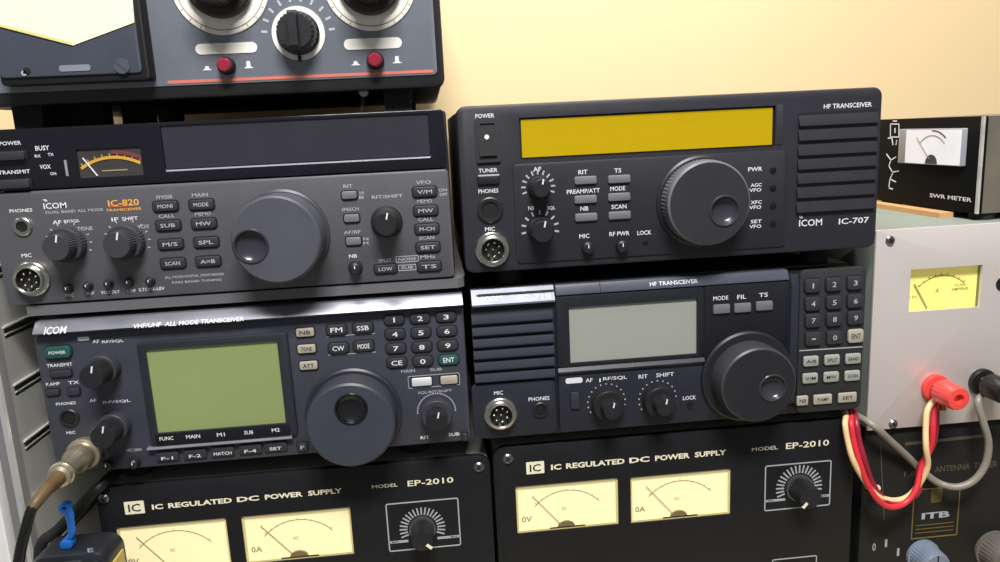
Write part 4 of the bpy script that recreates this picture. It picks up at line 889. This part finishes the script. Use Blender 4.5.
# red and cream twin lead looping from under the transceiver to the red post
r_, o = lead('twin_lead', 'red and cream twin lead looping down from the keypad transceiver to the red post', 'cable', P3(890, 505, 410))
RW = mat('red_insulation', (214, 48, 62), .35); CW = mat('cream_insulation', (234, 200, 150), .4)
xs = P(848, 414, 424)[0]
def twin(off, m, nm, dz, lab=None):
    base = [(850, 424, 414.5), (852, 440, 412), (857, 460, 409), (865, 480, 407), (876, 497, 405.5), (890, 504, 405), (905, 500, 406), (916, 487, 407), (924, 467, 408), (928, 447, 409), (930, 428, 410), (931.5, 410, 413)]
    pts = [Vector((xs+off[0]*.45, 444, -181.4+dz)), Vector((xs+off[0]*.45, 424, -181.4+dz))]
    for (px, py, y), (ox, oy, dy) in zip(base, [(o_, 0, 0) if not isinstance(o_, tuple) else o_ for o_ in off]): pts.append(P3(px+ox, py+oy, y+dy))
    ex, ez = P(934, 387, BY); pts.append(Vector((ex+(1.5 if m is RW else -1.5), BY-5, ez-4.4)))
    mb = MB(); mb.tube(spline(pts, 7), 1.75, m, 12); mb.build(nm, r_, o, lab)
twin([-5, -4.5, -4, (-2.5, -2.5, 2), (-1, -3.5, 3), (0, -4, 3.5), (0, -2, 3), (1, 0, 3), (3.5, 0, 0), (-2, 0, -2), (-4.2, 0, 0), (-4, 0, 0)], CW, 'cream_strand', 0)
twin([1.2, 1.6, 2, (1.5, 1.5, 0), (1, 2, 0), (0, 3, 0), (0, 3, 0), (0, 2, 0), (-2.5, 0, 2.5), (2.5, 0, 1), (3, 0, 0), (3, 0, 0)], RW, 'red_strand', 0)
twin([6.5, 7, 7.5, (6, 0, 3), (4, -2, 3.5), (2, -.5, 2.8), (2, .5, 2.5), (3, 3, 2.5), (-5, 2, 5), (4, 0, 4), (6, 0, 3.2), (5, 0, 1)], mat('dark_red_insulation', (150, 32, 52), .4), 'dark_red_strand', 0)
for m_, s_ in ((RW, 1.5), (CW, -1.5)):
    ex, ez = P(934, 387, BY); mb = MB(); mb.plate(ex+s_*1.5-1.6, ex+s_*1.5+1.6, ez-10.5, ez-3, BY-5.6, BY-4.8, mat('tinned_copper', (150, 112, 66), .4, .6), .6); mb.tube([(ex+s_*1.5, BY-5.2, ez-9.5), (ex+s_*1.6, BY-5.6, ez-13)], [2.1, 2.3], MATS['tinned_copper'], 12); mb.build('spade_lug', r_, o, 'tarnished copper lug')
# grey lead to the black post
gx, gz_ = P(859, 413, 425); ex, ez = P(981, 381.5, BY)
pts = spline([Vector((256.9, 470, -187)), Vector((256.8, 434, -186.2)), P3(872, 424.5, 413.5), P3(890, 440.5, 415), P3(906, 455, 418), P3(922, 470.5, 419), P3(938, 482.5, 418), P3(956, 487, 412), P3(973, 481, 410), P3(985, 465, 409.5), P3(988.5, 443, 409), P3(983, 421, 409), P3(978, 402, 411), Vector((ex-1, BY-5, ez-4.4))], 7)
o = P3(950, 487, 411); mb = MB(); mb.tube(pts, [2.2]*(len(pts)-8)+[2.2-.12*i for i in range(8)], mat('grey_insulation', (138, 133, 122), .4, var=.15), 12); b = mb.build('grey_lead', None, o); b.location = W3(o); tag(b, 'grey lead looping from the keypad transceiver to the black binding post', 'cable')

# ================================================================== light
def area(name, loc, to, sx, sy, e, col=(1, 1, 1)):
    l = bpy.data.lights.new(name, 'AREA'); l.shape = 'RECTANGLE'; l.size = sx; l.size_y = sy; l.energy = e; l.color = col
    o = bpy.data.objects.new(name, l); COL.objects.link(o); o.location = W3(loc)
    o.rotation_euler = (Vector(to)-Vector(loc)).to_track_quat('-Z', 'Y').to_euler(); return o
area('ceiling_lamp', (40, -330, 950), (20, 420, -60), .5, .2, 27, (1, .98, .95))
area('bevel_highlight_light', (-10, 305, 560), (-5, 420, -90), .24, .07, 1.6, (1, .99, .97))  # added light without a known source, makes the highlights on the bevels
area('wall_glow_light', (125, 540, 430), (125, 668, 60), .3, .05, 1.5, (1, .97, .92))  # added light that makes the bright spot in the middle of the wall
w = bpy.data.worlds.new('room'); S.world = w; w.use_nodes = True
nt = w.node_tree; bg = nt.nodes['Background']; bg.inputs[0].default_value = (.97, .98, 1, 1); bg.inputs[1].default_value = .2
vs = S.view_settings; vs.view_transform = 'Standard'; vs.look = 'None'; vs.gamma = 1; vs.exposure = 0; vs.use_curve_mapping = False
